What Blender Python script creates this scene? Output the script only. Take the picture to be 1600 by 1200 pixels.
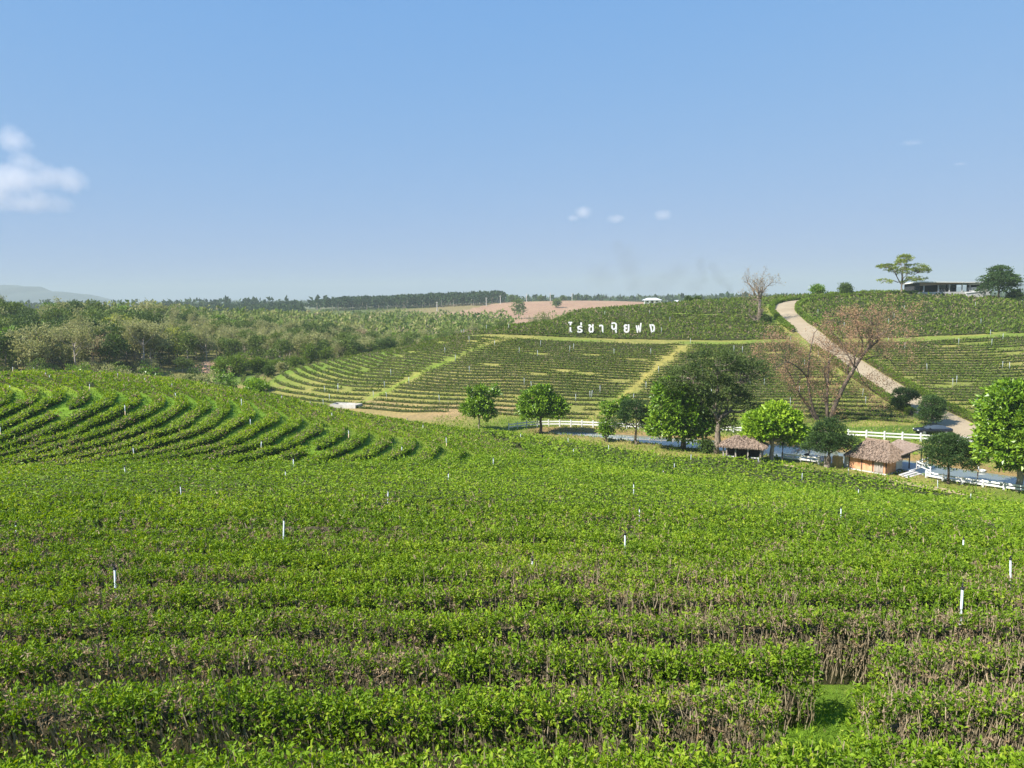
import bpy, math, random
import numpy as np
from mathutils import Vector, Matrix

random.seed(7)
RNG = np.random.default_rng(11)
SC = bpy.context.scene
for _o in list(bpy.data.objects):
    bpy.data.objects.remove(_o)
COL = SC.collection

# ------------------------------------------------------------------ camera, sky, sun, exposure
FPX = 1208.0                      # focal length in pixels of the 1600 px wide photograph
PITCH = math.atan(137.0 / FPX)
ROLL = math.radians(0.7)
FWD = np.array([0, math.cos(PITCH), -math.sin(PITCH)])
_r0 = np.array([1.0, 0, 0])
_u0 = np.array([0, math.sin(PITCH), math.cos(PITCH)])
RGT = math.cos(ROLL) * _r0 - math.sin(ROLL) * _u0
UPV = math.sin(ROLL) * _r0 + math.cos(ROLL) * _u0
cam_data = bpy.data.cameras.new('camera')
cam = bpy.data.objects.new('camera', cam_data)
COL.objects.link(cam)
cam_data.sensor_width = 36.0
cam_data.lens = 36.0 * FPX / 1600.0
cam_data.clip_start = 0.1
cam_data.clip_end = 40000
cam.matrix_world = Matrix(((RGT[0], UPV[0], -FWD[0], 0), (RGT[1], UPV[1], -FWD[1], 0), (RGT[2], UPV[2], -FWD[2], 0), (0, 0, 0, 1)))
SC.camera = cam

SUN_EL = math.radians(43)
SUN_AZ = math.atan2(-0.80, -0.42)          # from +Y, clockwise: the sun stands behind the camera's left shoulder
SUN_DIR = Vector((math.sin(SUN_AZ) * math.cos(SUN_EL), math.cos(SUN_AZ) * math.cos(SUN_EL), math.sin(SUN_EL)))
world = bpy.data.worlds.new('World')
SC.world = world
world.use_nodes = True
_nt = world.node_tree
_bg = _nt.nodes['Background']
_sky = _nt.nodes.new('ShaderNodeTexSky')
_sky.sky_type = 'NISHITA'
_sky.sun_disc = False
_sky.sun_elevation = SUN_EL
_sky.sun_rotation = SUN_AZ
_sky.altitude = 300
_sky.air_density = 1.0
_sky.dust_density = 0.0
_sky.ozone_density = 6.0
_bg.inputs['Strength'].default_value = 0.090
# the phone camera's response: each channel of the whole sky rolls off towards white the same way in every direction
_sep = _nt.nodes.new('ShaderNodeSeparateColor'); _cmb = _nt.nodes.new('ShaderNodeCombineColor')
_nt.links.new(_sky.outputs[0], _sep.inputs[0])
for _i, (_p, _q) in enumerate(((0.62, 0.375), (0.27, 0.325), (0.048, 0.230))):
    _a = _nt.nodes.new('ShaderNodeMath'); _a.operation = 'MULTIPLY_ADD'; _a.inputs[1].default_value = _q; _a.inputs[2].default_value = _p
    _d = _nt.nodes.new('ShaderNodeMath'); _d.operation = 'DIVIDE'
    _nt.links.new(_sep.outputs[_i], _a.inputs[0]); _nt.links.new(_sep.outputs[_i], _d.inputs[0]); _nt.links.new(_a.outputs[0], _d.inputs[1])
    _nt.links.new(_d.outputs[0], _cmb.inputs[_i])
_nt.links.new(_cmb.outputs[0], _bg.inputs['Color'])

sun_data = bpy.data.lights.new('sun', 'SUN')
sun_data.energy = 5.0
sun_data.angle = math.radians(0.53)
sun_data.color = (1.0, 0.94, 0.85)
sun = bpy.data.objects.new('sun', sun_data)
COL.objects.link(sun)
sun.rotation_euler = SUN_DIR.to_track_quat('Z', 'Y').to_euler()
sun.location = (-60, -30, 80)

vs = SC.view_settings
vs.view_transform = 'Standard'
vs.look = 'None'
vs.gamma = 1.0
vs.use_curve_mapping = False
vs.exposure = 1.10
cy = SC.cycles
cy.use_denoising = True
cy.max_bounces = 6
cy.diffuse_bounces = 2
cy.glossy_bounces = 2
cy.transmission_bounces = 3
cy.transparent_max_bounces = 6
cy.volume_bounces = 2
cy.sample_clamp_indirect = 4.0
cy.use_adaptive_sampling = True
cy.adaptive_threshold = 0.012
cy.volume_step_rate = 1.0
cy.volume_max_steps = 128

# ------------------------------------------------------------------ small helpers
def pdir(px, py):
    return FWD + RGT * ((px - 800.0) / FPX) + UPV * ((600.0 - py) / FPX)

def at(px, py, Y):
    """world point seen at photograph pixel (px, py) when it stands Y metres ahead of the camera"""
    d = pdir(px, py)
    return d * (Y / d[1])

def hash2(ix, iy, seed):
    h = (ix.astype(np.int64) * 374761393 + iy.astype(np.int64) * 668265263 + seed * 1442695041) & 0x7fffffff
    h = ((h ^ (h >> 13)) * 1274126177) & 0x7fffffff
    h = h ^ (h >> 16)
    return (h & 0xffff) / 65535.0

def vnoise(x, y, scale, seed=0):
    """smooth value noise, 0..1"""
    x = np.asarray(x, float) / scale
    y = np.asarray(y, float) / scale
    ix = np.floor(x); iy = np.floor(y)
    fx = x - ix; fy = y - iy
    fx = fx * fx * (3 - 2 * fx); fy = fy * fy * (3 - 2 * fy)
    a = hash2(ix, iy, seed); b = hash2(ix + 1, iy, seed)
    c = hash2(ix, iy + 1, seed); d = hash2(ix + 1, iy + 1, seed)
    return (a * (1 - fx) + b * fx) * (1 - fy) + (c * (1 - fx) + d * fx) * fy

def sstep(a, b, x):
    t = np.clip((np.asarray(x, float) - a) / (b - a), 0, 1)
    return t * t * (3 - 2 * t)

def inside(poly, x, y):
    x = np.asarray(x, float); y = np.asarray(y, float)
    res = np.zeros(x.shape, bool)
    n = len(poly)
    for i in range(n):
        x0, y0 = poly[i]; x1, y1 = poly[(i + 1) % n]
        if y0 == y1:
            continue
        c = ((y0 > y) != (y1 > y)) & (x < (x1 - x0) * (y - y0) / (y1 - y0) + x0)
        res ^= c
    return res

def seg_dist(poly, x, y):
    """distance to an open polyline"""
    x = np.asarray(x, float); y = np.asarray(y, float)
    best = np.full(x.shape, 1e9)
    for i in range(len(poly) - 1):
        ax, ay = poly[i]; bx, by = poly[i + 1]
        dx, dy = bx - ax, by - ay
        t = np.clip(((x - ax) * dx + (y - ay) * dy) / (dx * dx + dy * dy + 1e-9), 0, 1)
        best = np.minimum(best, np.hypot(x - ax - t * dx, y - ay - t * dy))
    return best

def smooth_line(pts, step):
    """Catmull-Rom through 2D/3D points, resampled to about step metres"""
    P = np.array(pts, float)
    Q = np.vstack([2 * P[0] - P[1], P, 2 * P[-1] - P[-2]])
    out = []
    for i in range(1, len(Q) - 2):
        n = 12
        t = np.linspace(0, 1, n, endpoint=False)[:, None]
        p0, p1, p2, p3 = Q[i - 1], Q[i], Q[i + 1], Q[i + 2]
        out.append(0.5 * (2 * p1 + (p2 - p0) * t + (2 * p0 - 5 * p1 + 4 * p2 - p3) * t ** 2 + (3 * p1 - p0 - 3 * p2 + p3) * t ** 3))
    out.append(P[-1:])
    C = np.vstack(out)
    return resample(C, step)

def resample(C, step):
    seg = np.hypot(*(np.diff(C[:, :2], axis=0).T))
    L = np.concatenate([[0], np.cumsum(seg)])
    n = max(2, int(round(L[-1] / step)) + 1)
    s = np.linspace(0, L[-1], n)
    return np.stack([np.interp(s, L, C[:, k]) for k in range(C.shape[1])], 1)

ORD = ['first', 'second', 'third', 'fourth', 'fifth', 'sixth', 'seventh', 'eighth', 'ninth', 'tenth', 'eleventh', 'twelfth',
       'thirteenth', 'fourteenth', 'fifteenth', 'sixteenth', 'seventeenth', 'eighteenth', 'nineteenth']
def ordinal(n):
    """1 -> first"""
    if n <= 19:
        return ORD[n - 1]
    tens = {2: 'twenty', 3: 'thirty', 4: 'forty', 5: 'fifty', 6: 'sixty', 7: 'seventy', 8: 'eighty', 9: 'ninety'}
    tenth = {2: 'twentieth', 3: 'thirtieth', 4: 'fortieth', 5: 'fiftieth', 6: 'sixtieth', 7: 'seventieth', 8: 'eightieth', 9: 'ninetieth'}
    a, b = divmod(n, 10)
    return tenth[a] if b == 0 else tens[a] + '-' + ORD[b - 1]

TRI = [0]
def mesh_from(name, V, F4=None, F3=None, mats=None, matidx=None, rnd=None, smooth=False, colors=None):
    """mesh from numpy arrays; quads first, then triangles"""
    me = bpy.data.meshes.new(name)
    V = np.ascontiguousarray(V, np.float32)
    me.vertices.add(len(V))
    me.vertices.foreach_set('co', V.ravel())
    idx = []; starts = []; off = 0
    if F4 is not None and len(F4):
        F4 = np.asarray(F4, np.int32)
        idx.append(F4.ravel()); starts.append(off + 4 * np.arange(len(F4))); off += 4 * len(F4)
        TRI[0] += 2 * len(F4)
    if F3 is not None and len(F3):
        F3 = np.asarray(F3, np.int32)
        idx.append(F3.ravel()); starts.append(off + 3 * np.arange(len(F3))); off += 3 * len(F3)
        TRI[0] += len(F3)
    idx = np.concatenate(idx).astype(np.int32); starts = np.concatenate(starts).astype(np.int32)
    me.loops.add(len(idx)); me.loops.foreach_set('vertex_index', idx)
    me.polygons.add(len(starts)); me.polygons.foreach_set('loop_start', starts)
    if matidx is not None:
        me.polygons.foreach_set('material_index', np.asarray(matidx, np.int32))
    me.polygons.foreach_set('use_smooth', np.full(len(starts), bool(smooth)))
    me.update(calc_edges=True)
    if rnd is not None:
        a = me.attributes.new('rnd', 'FLOAT', 'FACE')
        a.data.foreach_set('value', np.asarray(rnd, np.float32))
    if colors is not None:
        a = me.attributes.new('tint', 'FLOAT_COLOR', 'POINT')
        a.data.foreach_set('color', np.ascontiguousarray(colors, np.float32).ravel())
    for m in (mats or []):
        me.materials.append(m)
    return me

def link(name, me, parent=None, loc=None):
    o = bpy.data.objects.new(name, me)
    COL.objects.link(o)
    if parent is not None:
        o.parent = parent
    if loc is not None:
        o.location = loc
    return o

def tag(o, label=None, cat=None, group=None, kind=None):
    if label: o['label'] = label
    if cat: o['category'] = cat
    if group: o['group'] = group
    if kind: o['kind'] = kind
    return o

def empty(name, loc, rz=0.0):
    o = bpy.data.objects.new(name, None)
    COL.objects.link(o)
    o.location = loc
    o.rotation_euler = (0, 0, rz)
    o.empty_display_size = 0.3
    return o

def copy_tree(o, parent=None):
    c = o.copy()
    COL.objects.link(c)
    c.parent = parent
    for ch in list(o.children):
        if ch.name in KID_SKIP:
            continue
        copy_tree(ch, c)
    return c
KID_SKIP = set()

class MB:
    """collects shapes into one mesh"""
    def __init__(s):
        s.v = []; s.q = []; s.t = []; s.qm = []; s.tm = []; s.n = 0
    def add(s, V, Q=(), T=(), m=0):
        V = np.asarray(V, float)
        if len(Q):
            s.q.append(np.asarray(Q, int) + s.n); s.qm += [m] * len(Q)
        if len(T):
            s.t.append(np.asarray(T, int) + s.n); s.tm += [m] * len(T)
        s.v.append(V); s.n += len(V)
        return s
    def box(s, c, d, m=0, rz=0.0, u=None):
        """centre c, full sizes d"""
        sx, sy, sz = d[0] / 2, d[1] / 2, d[2] / 2
        P = np.array([[x, y, z] for z in (-sz, sz) for y in (-sy, sy) for x in (-sx, sx)], float)
        if rz:
            cr, sr = math.cos(rz), math.sin(rz)
            P = np.stack([P[:, 0] * cr - P[:, 1] * sr, P[:, 0] * sr + P[:, 1] * cr, P[:, 2]], 1)
        return s.add(P + np.array(c, float), [(0, 2, 3, 1), (4, 5, 7, 6), (0, 1, 5, 4), (2, 6, 7, 3), (0, 4, 6, 2), (1, 3, 7, 5)], m=m)
    def bar(s, a, b, w, h, m=0):
        """square bar from a to b, w wide, h tall"""
        a = np.array(a, float); b = np.array(b, float)
        d = b - a; L = np.linalg.norm(d); d = d / L
        side = np.cross(d, [0, 0, 1.0])
        if np.linalg.norm(side) < 1e-5:
            side = np.array([1.0, 0, 0])
        side /= np.linalg.norm(side)
        up = np.cross(side, d)
        P = []
        for e in (a, b):
            for i, j in ((-1, -1), (1, -1), (1, 1), (-1, 1)):
                P.append(e + side * i * w / 2 + up * j * h / 2)
        return s.add(P, [(3, 2, 1, 0), (4, 5, 6, 7), (0, 1, 5, 4), (1, 2, 6, 5), (2, 3, 7, 6), (3, 0, 4, 7)], m=m)
    def tube(s, pts, rad, sides=6, m=0, cap=True):
        P = np.asarray(pts, float); n = len(P)
        R = np.broadcast_to(np.asarray(rad, float), (n,))
        T = np.gradient(P, axis=0)
        T /= np.linalg.norm(T, axis=1)[:, None] + 1e-9
        ref = np.array([0.0, 0, 1]) if abs(T[0, 2]) < 0.9 else np.array([1.0, 0, 0])
        V = []
        a = np.arange(sides) * 2 * math.pi / sides
        u = np.cross(T[0], ref); u /= np.linalg.norm(u)
        for i in range(n):
            u = u - T[i] * np.dot(u, T[i]); u /= np.linalg.norm(u) + 1e-9
            w = np.cross(T[i], u)
            V.append(P[i] + R[i] * (np.cos(a)[:, None] * u + np.sin(a)[:, None] * w))
        V = np.vstack(V)
        Q = [(i * sides + j, i * sides + (j + 1) % sides, (i + 1) * sides + (j + 1) % sides, (i + 1) * sides + j) for i in range(n - 1) for j in range(sides)]
        Tn = []
        if cap:
            V = np.vstack([V, P[0], P[-1]])
            c0, c1 = n * sides, n * sides + 1
            Tn = [(c0, (j + 1) % sides, j) for j in range(sides)] + [(c1, (n - 1) * sides + j, (n - 1) * sides + (j + 1) % sides) for j in range(sides)]
        return s.add(V, Q, Tn, m=m)
    def prism(s, poly, a, b, m=0):
        """polygon of 3D points 'poly' swept by the vector from a to b"""
        P = np.asarray(poly, float); d = np.asarray(b, float) - np.asarray(a, float)
        n = len(P)
        V = np.vstack([P, P + d])
        Q = [(i, (i + 1) % n, n + (i + 1) % n, n + i) for i in range(n)]
        T = [(0, i + 1, i) for i in range(1, n - 1)] + [(n, n + i, n + i + 1) for i in range(1, n - 1)]
        return s.add(V, Q, T, m=m)
    def mesh(s, name, mats, smooth=False):
        V = np.vstack(s.v)
        return mesh_from(name, V, np.vstack(s.q) if s.q else None, np.vstack(s.t) if s.t else None, mats, s.qm + s.tm, smooth=smooth)
    def build(s, name, mats, parent=None, loc=None, smooth=False):
        if not isinstance(mats, (list, tuple)):
            mats = [mats]
        return link(name, s.mesh(name, mats, smooth), parent, loc)

# ------------------------------------------------------------------ materials
def mat(name):
    m = bpy.data.materials.new(name)
    m.use_nodes = True
    return m, m.node_tree, m.node_tree.nodes['Principled BSDF']

def ramp(nt, stops, interp='LINEAR'):
    r = nt.nodes.new('ShaderNodeValToRGB')
    r.color_ramp.interpolation = interp
    el = r.color_ramp.elements
    while len(el) < len(stops):
        el.new(0.5)
    for e, (p, c) in zip(el, stops):
        e.position = p
        e.color = (c[0], c[1], c[2], 1)
    return r

def noise(nt, scale, detail=4, rough=0.6, coord='Object'):
    tc = nt.nodes.new('ShaderNodeTexCoord')
    n = nt.nodes.new('ShaderNodeTexNoise')
    n.inputs['Scale'].default_value = scale
    n.inputs['Detail'].default_value = detail
    n.inputs['Roughness'].default_value = rough
    nt.links.new(tc.outputs[coord], n.inputs['Vector'])
    return n

def leaf_mat(name, stops, transl=0.35, rough=0.5, spec=0.3):
    """leaves: colour by a per-leaf value, partly translucent"""
    m, nt, b = mat(name)
    a = nt.nodes.new('ShaderNodeAttribute'); a.attribute_name = 'rnd'
    r = ramp(nt, stops)
    nt.links.new(a.outputs['Fac'], r.inputs['Fac'])
    nt.links.new(r.outputs['Color'], b.inputs['Base Color'])
    b.inputs['Roughness'].default_value = rough
    b.inputs['Specular IOR Level'].default_value = spec
    t = nt.nodes.new('ShaderNodeBsdfTranslucent')
    hs = nt.nodes.new('ShaderNodeHueSaturation')
    hs.inputs['Hue'].default_value = 0.485
    hs.inputs['Saturation'].default_value = 1.1
    hs.inputs['Value'].default_value = 1.3
    nt.links.new(r.outputs['Color'], hs.inputs['Color'])
    nt.links.new(hs.outputs['Color'], t.inputs['Color'])
    mx = nt.nodes.new('ShaderNodeMixShader')
    mx.inputs['Fac'].default_value = transl
    nt.links.new(b.outputs[0], mx.inputs[1]); nt.links.new(t.outputs[0], mx.inputs[2])
    nt.links.new(mx.outputs[0], nt.nodes['Material Output'].inputs['Surface'])
    return m

def noise_mat(name, stops, scale=3.0, rough=0.8, bump=0.0, bscale=None, spec=0.2, detail=5, stretch=None):
    m, nt, b = mat(name)
    n = noise(nt, scale, detail)
    if stretch:
        mp = nt.nodes.new('ShaderNodeMapping')
        mp.inputs['Scale'].default_value = stretch
        src = n.inputs['Vector'].links[0].from_socket
        nt.links.new(src, mp.inputs['Vector']); nt.links.new(mp.outputs[0], n.inputs['Vector'])
    r = ramp(nt, stops)
    nt.links.new(n.outputs['Fac'], r.inputs['Fac'])
    nt.links.new(r.outputs['Color'], b.inputs['Base Color'])
    b.inputs['Roughness'].default_value = rough
    b.inputs['Specular IOR Level'].default_value = spec
    if bump:
        n2 = noise(nt, bscale or scale * 4, 4)
        bp = nt.nodes.new('ShaderNodeBump')
        bp.inputs['Strength'].default_value = bump
        bp.inputs['Distance'].default_value = 0.05
        nt.links.new(n2.outputs['Fac'], bp.inputs['Height'])
        nt.links.new(bp.outputs[0], b.inputs['Normal'])
    return m

# tea: dark old leaf .. fresh leaf .. yellowish .. dry brown
M_TEA = leaf_mat('tea_leaf', [(0.0, (0.055, 0.105, 0.012)), (0.35, (0.128, 0.222, 0.015)), (0.62, (0.212, 0.332, 0.020)), (0.80, (0.320, 0.400, 0.038)),
                              (0.86, (0.26, 0.180, 0.095)), (1.0, (0.38, 0.29, 0.19))], 0.36, 0.5, 0.18)
M_TEAFAR = leaf_mat('tea_leaf_pruned', [(0.0, (0.045, 0.085, 0.014)), (0.45, (0.095, 0.150, 0.020)), (0.75, (0.160, 0.205, 0.034)),
                                        (0.84, (0.185, 0.145, 0.080)), (1.0, (0.28, 0.23, 0.15))], 0.28, 0.7, 0.1)
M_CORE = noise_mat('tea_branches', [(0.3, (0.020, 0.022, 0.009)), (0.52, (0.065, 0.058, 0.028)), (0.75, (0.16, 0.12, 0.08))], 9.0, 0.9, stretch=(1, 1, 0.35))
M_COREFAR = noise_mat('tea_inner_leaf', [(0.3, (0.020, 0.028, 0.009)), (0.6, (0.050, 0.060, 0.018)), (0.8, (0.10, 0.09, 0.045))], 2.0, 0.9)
M_TWIG = noise_mat('tea_twig', [(0.3, (0.16, 0.12, 0.07)), (0.7, (0.42, 0.345, 0.235))], 14.0, 0.85)
# ------------------------------------------------------------------ terrain: a heightfield through surveyed points
CTRL = []
def cpx(px, py, Y, off=0.0):
    p = at(px, py, Y); CTRL.append((p[0], p[1], p[2] + off))
def cw(X, Y, Z):
    CTRL.append((X, Y, Z))
BUSH = -0.90
# near tea slope (top of the bushes seen, the ground lies below)
for X, Y, Z in [(-12, -8, -3.3), (0, -8, -3.3), (12, -8, -3.4), (-40, -6, -3.6), (40, -6, -4.6), (-10, 4, -3.9), (0, 4, -3.95), (10, 4, -4.1), (-8, 8, -4.46), (0, 8, -4.46), (8, 8, -4.6), (-14, 12, -4.95), (0, 12, -4.95), (10, 12, -5.25),
                (-20, 20, -5.95), (0, 20, -6.05), (16, 20, -6.9), (40, 20, -8.5), (-26, 30, -7.2), (0, 30, -7.5), (22, 30, -9.3), (45, 32, -11.0),
                (-36, 45, -9.0), (-10, 45, -9.4), (10, 45, -10.9), (32, 45, -12.9), (-55, 40, -8.8), (-60, 20, -6.5)]:
    cw(X, Y, Z + BUSH)
for a in [(700, 700, 54), (1505, 778, 60), (1100, 752, 60), (700, 690, 60), (1590, 787, 65), (1500, 770, 69), (1300, 742, 77), (1200, 727, 82),
          (1000, 703, 87), (850, 682, 88), (750, 671, 88), (640, 653, 88), (520, 632, 85), (400, 609, 82), (200, 588, 78), (0, 574, 75), (-120, 572, 74),
          (195, 652, 55), (30, 640, 55), (365, 640, 60), (490, 645, 70), (900, 715, 70), (1300, 768, 62)]:
    cpx(*a, BUSH)
POND_Z = -19.0
# behind the near crest, the valley floor and the pond side
for X, Y, Z in [(-62, 95, -9.5), (-62, 110, -14), (-62, 130, -18), (-40, 98, -11.5), (-40, 110, -16), (-38, 130, -18.8), (-20, 105, -17.2), (-20, 120, -19), (-8, 102, -17.6),
                (-110, 90, -9), (-110, 130, -16), (-110, 170, -17.5), (-60, 170, -18.0), (-60, 150, -18.6), (-85, 190, -17.2), (-60, 200, -19), (-40, 215, -19.5), (-20, 235, -19.5), (-5, 262, -19),
                (-150, 220, -15.5), (-170, 300, -10), (-110, 260, -15.5), (-70, 260, -18.5), (-60, 320, -19.5), (-130, 350, -12), (10, 320, -17), (-220, 200, -12),
                (20, 102, -18.3), (45, 85, -18.5), (60, 78, -18.6), (75, 90, -18.2), (80, 70, -18.0)]:
    cw(X, Y, Z)
# far bank of the pond and foot of the terraced hill
for a in [(800, 672, 106), (911, 668, 109), (1100, 674, 104.5), (1200, 676, 103), (1325, 684, 97), (1450, 691, 95), (1540, 696, 93.5), (1600, 702, 92),
          (430, 604, 160), (500, 621, 142), (560, 633, 132), (700, 648, 119), (850, 656, 115), (1000, 658, 114), (1200, 655, 113), (1350, 657, 110), (1455, 680, 102), (1540, 672, 103)]:
    cpx(*a)
# terraced hill: the grass path halfway, the upper slope, the crest and the flanks
for a in [(740, 527, 170), (850, 533, 166), (1000, 538, 162), (1180, 538, 160), (1400, 535, 160), (1600, 527, 160), (1750, 522, 160),
          (630, 585, 148), (800, 590, 138), (1000, 595, 136), (1250, 595, 134), (1450, 595, 132), (1600, 600, 130),
          (500, 568, 174), (600, 546, 179), (700, 526, 180), (800, 508, 195), (920, 491, 222), (1000, 478, 250), (1100, 470, 245), (1185, 503, 190), (1225, 476, 214), (1245, 466, 236),
          (1300, 462, 238), (1400, 458, 238), (1500, 461, 238), (1600, 467, 228), (1750, 470, 228), (1000, 506, 194), (1400, 495, 192), (1600, 497, 190), (950, 484, 272), (1018, 476, 298), (1090, 473, 290),
          (880, 492, 262), (860, 503, 222)]:
    cpx(*a, -0.45 if a[2] > 175 else 0.0)
for X, Y, Z in [(100, 275, -1.5), (150, 280, -2), (60, 290, -4), (190, 230, -3), (200, 160, -10), (190, 100, -18), (110, 320, -6), (170, 330, -8), (60, 345, -8), (240, 270, -6), (120, 60, -15), (110, 20, -11)]:
    cw(X, Y, Z)
CT = np.array(CTRL)

def _tps_fit(P, z, lam):
    n = len(P)
    r2 = ((P[:, None] - P[None]) ** 2).sum(-1)
    K = np.where(r2 > 0, 0.5 * r2 * np.log(r2 + 1e-12), 0) + lam * np.eye(n)
    A = np.zeros((n + 3, n + 3))
    A[:n, :n] = K; A[:n, n] = 1; A[:n, n + 1:] = P; A[n, :n] = 1; A[n + 1:, :n] = P.T
    return np.linalg.solve(A, np.concatenate([z, np.zeros(3)]))
_TS = 60.0
_TP = CT[:, :2] / _TS
_TW = _tps_fit(_TP, CT[:, 2], 2e-3)
def tps(x, y):
    x = np.asarray(x, float).ravel() / _TS; y = np.asarray(y, float).ravel() / _TS
    out = np.zeros(len(x))
    for i in range(0, len(x), 20000):
        xx = x[i:i + 20000]; yy = y[i:i + 20000]
        r2 = (xx[:, None] - _TP[:, 0]) ** 2 + (yy[:, None] - _TP[:, 1]) ** 2
        out[i:i + 20000] = (0.5 * r2 * np.log(r2 + 1e-12)) @ _TW[:-3] + _TW[-3] + _TW[-2] * xx + _TW[-1] * yy
    return out
def zfar(x, y):
    z = -20.0 + 0 * x
    g = lambda cx, cy, sx, sy: np.exp(-((x - cx) / sx) ** 2 - ((y - cy) / sy) ** 2)
    z = z + 10 * g(-190, 340, 90, 120) + 8.5 * g(-60, 900, 330, 190) + 7 * g(90, 860, 160, 130) + 3.0 * g(450, 1500, 800, 500) + 5 * g(-600, 1100, 400, 300)
    z = z + 5 * (vnoise(x, y, 900, 3) - 0.5) * sstep(600, 1600, np.hypot(x, y))
    return z

# pond outline on the water plane
def on_plane(px, py, z):
    d = pdir(px, py); t = z / d[2]; return d * t
POND_FAR = [on_plane(a, b, POND_Z)[:2] for a, b in [(838, 673.5), (911, 675), (1000, 680), (1100, 686), (1200, 693), (1290, 702), (1400, 715), (1490, 730), (1560, 740), (1660, 752), (1720, 760)]]
POND_NEAR = [on_plane(a, b, POND_Z)[:2] for a, b in [(1720, 778), (1600, 764), (1500, 754), (1440, 744), (1330, 729), (1225, 717), (1130, 707), (1000, 694), (900, 684), (845, 677)]]
POND = [tuple(p) for p in POND_FAR + POND_NEAR]

def terrain_raw(x, y):
    sh = np.shape(x)
    x = np.asarray(x, float).ravel(); y = np.asarray(y, float).ravel()
    z0 = tps(np.clip(x, -260, 260), np.clip(y, -30, 360))
    w = np.clip(sstep(290, 350, y) + sstep(150, 230, np.abs(x + 10)), 0, 1)
    z = z0 * (1 - w) + zfar(x, y) * w
    z = np.where(y < 0, np.minimum(z, -2.6 - 0.02 * np.abs(x)), z)
    # pond bed
    d = seg_dist(POND + [POND[0]], x, y)
    ins = inside(POND, x, y)
    near = (d < 5) | ins
    sd = np.where(ins, -d, d)
    bank = POND_Z + 0.10 + np.maximum(sd, -2.0) * 0.35
    z = np.where(ins, np.minimum(z, bank), np.where(near, np.where(z < bank, np.minimum(bank, POND_Z + 0.35), z), z))
    z = np.where((~ins) & (d < 14) & (z < POND_Z + 0.30), POND_Z + 0.30, z)
    lower = POND_Z + 0.12 + d * 0.45
    z = np.where((~ins) & (d < 3) & (z > lower), lower + (z - lower) * sstep(0, 3, d), z)
    # small unevenness
    dist = np.hypot(x, y)
    z = z + (vnoise(x, y, 2.3, 5) - 0.5) * 0.10 * (1 - sstep(100, 200, dist)) + (vnoise(x, y, 9, 6) - 0.5) * 0.25 * sstep(20, 60, dist) * (1 - sstep(250, 400, dist)) * (d > 6)
    return z.reshape(sh)

def graded(stops):
    """stops: (start, step) ... ends with (end, None)"""
    out = [stops[0][0]]
    for (a, s), (b, _) in zip(stops[:-1], stops[1:]):
        n = max(1, int(round((b - a) / s)))
        out += list(a + (b - a) * (np.arange(1, n + 1)) / n)
    return np.array(out)
_side = [(0, 1.4), (60, 2.0), (120, 5), (260, 25), (600, 120), (1500, 400), (4000, 900), (7000, None)]
_gx = graded(_side)
GX = np.concatenate([-_gx[:0:-1], _gx])
GY = graded([(-900, 220), (-240, 40), (-40, 5), (0, 1.2), (66, 0.9), (112, 1.4), (180, 2.0), (250, 3), (360, 10), (600, 25), (1300, 80), (2600, 300), (7000, None)])
_XX, _YY = np.meshgrid(GX, GY)
GZ = terrain_raw(_XX, _YY)
def hz(x, y):
    """ground height at x, y"""
    x = np.asarray(x, float); y = np.asarray(y, float)
    i = np.clip(np.searchsorted(GX, x) - 1, 0, len(GX) - 2); j = np.clip(np.searchsorted(GY, y) - 1, 0, len(GY) - 2)
    u = np.clip((x - GX[i]) / (GX[i + 1] - GX[i]), 0, 1); v = np.clip((y - GY[j]) / (GY[j + 1] - GY[j]), 0, 1)
    return (GZ[j, i] * (1 - u) + GZ[j, i + 1] * u) * (1 - v) + (GZ[j + 1, i] * (1 - u) + GZ[j + 1, i + 1] * u) * v
def hit(px, py, y0=60.0, y1=700.0, up=0.0):
    """where the sight line of a photograph pixel meets the ground between depths y0 and y1"""
    d = pdir(px, py); d = d / d[1]
    Y = np.arange(y0, y1, 0.25)
    P = d[None] * Y[:, None]
    g = P[:, 2] - (hz(P[:, 0], P[:, 1]) + up)
    k = np.where(g <= 0)[0]
    if len(k) == 0:
        k = [int(np.argmin(g))]
    p = P[k[0]].copy()
    p[2] = float(hz(p[0], p[1]))
    return p

# ---- lines on the hill
ROAD = [hit(a, b, c)[:2] for a, b, c in [(1650, 735, 84), (1580, 703, 90), (1530, 682, 95), (1490, 664, 98), (1455, 646, 100), (1420, 625, 104), (1385, 603, 110), (1350, 580, 110), (1312, 556, 110), (1282, 536, 110), (1254, 512, 120), (1235, 496, 120), (1226, 484, 120), (1233, 474.5, 140)]]
_last = ROAD[-1]
ROAD += [(_last[0] + 7, _last[1] + 9), (_last[0] + 22, _last[1] + 17), (_last[0] + 45, _last[1] + 20)]
ROAD_L = smooth_line(ROAD, 1.5)
BASE_L = [(130, 110), (70, 106), (50, 110), (38, 114), (19, 115), (5, 116), (-10, 120), (-27.5, 130), (-39.5, 137), (-57, 157), (-66, 180), (-64, 206)]
MID_L = [(150, 160), (106, 160), (79, 160), (50, 160), (27, 162), (7, 166), (-8.4, 171), (-16, 181), (-18, 190), (-17, 203), (-14, 214), (-8, 226)]
TOP_L = [(190, 236), (150, 250), (115, 254), (80, 256), (54, 262), (30, 268), (17, 250), (8, 236), (3, 236), (0, 240), (0, 248), (3, 256)]
PATHS = [[hit(565, 628, 100)[:2], hit(640, 592, 100)[:2], hit(708, 560, 100)[:2]],
         [hit(945, 642, 100)[:2], hit(1010, 588, 100)[:2], hit(1068, 541, 100)[:2]]]
MIDC = smooth_line(MID_L, 2.0)
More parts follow.
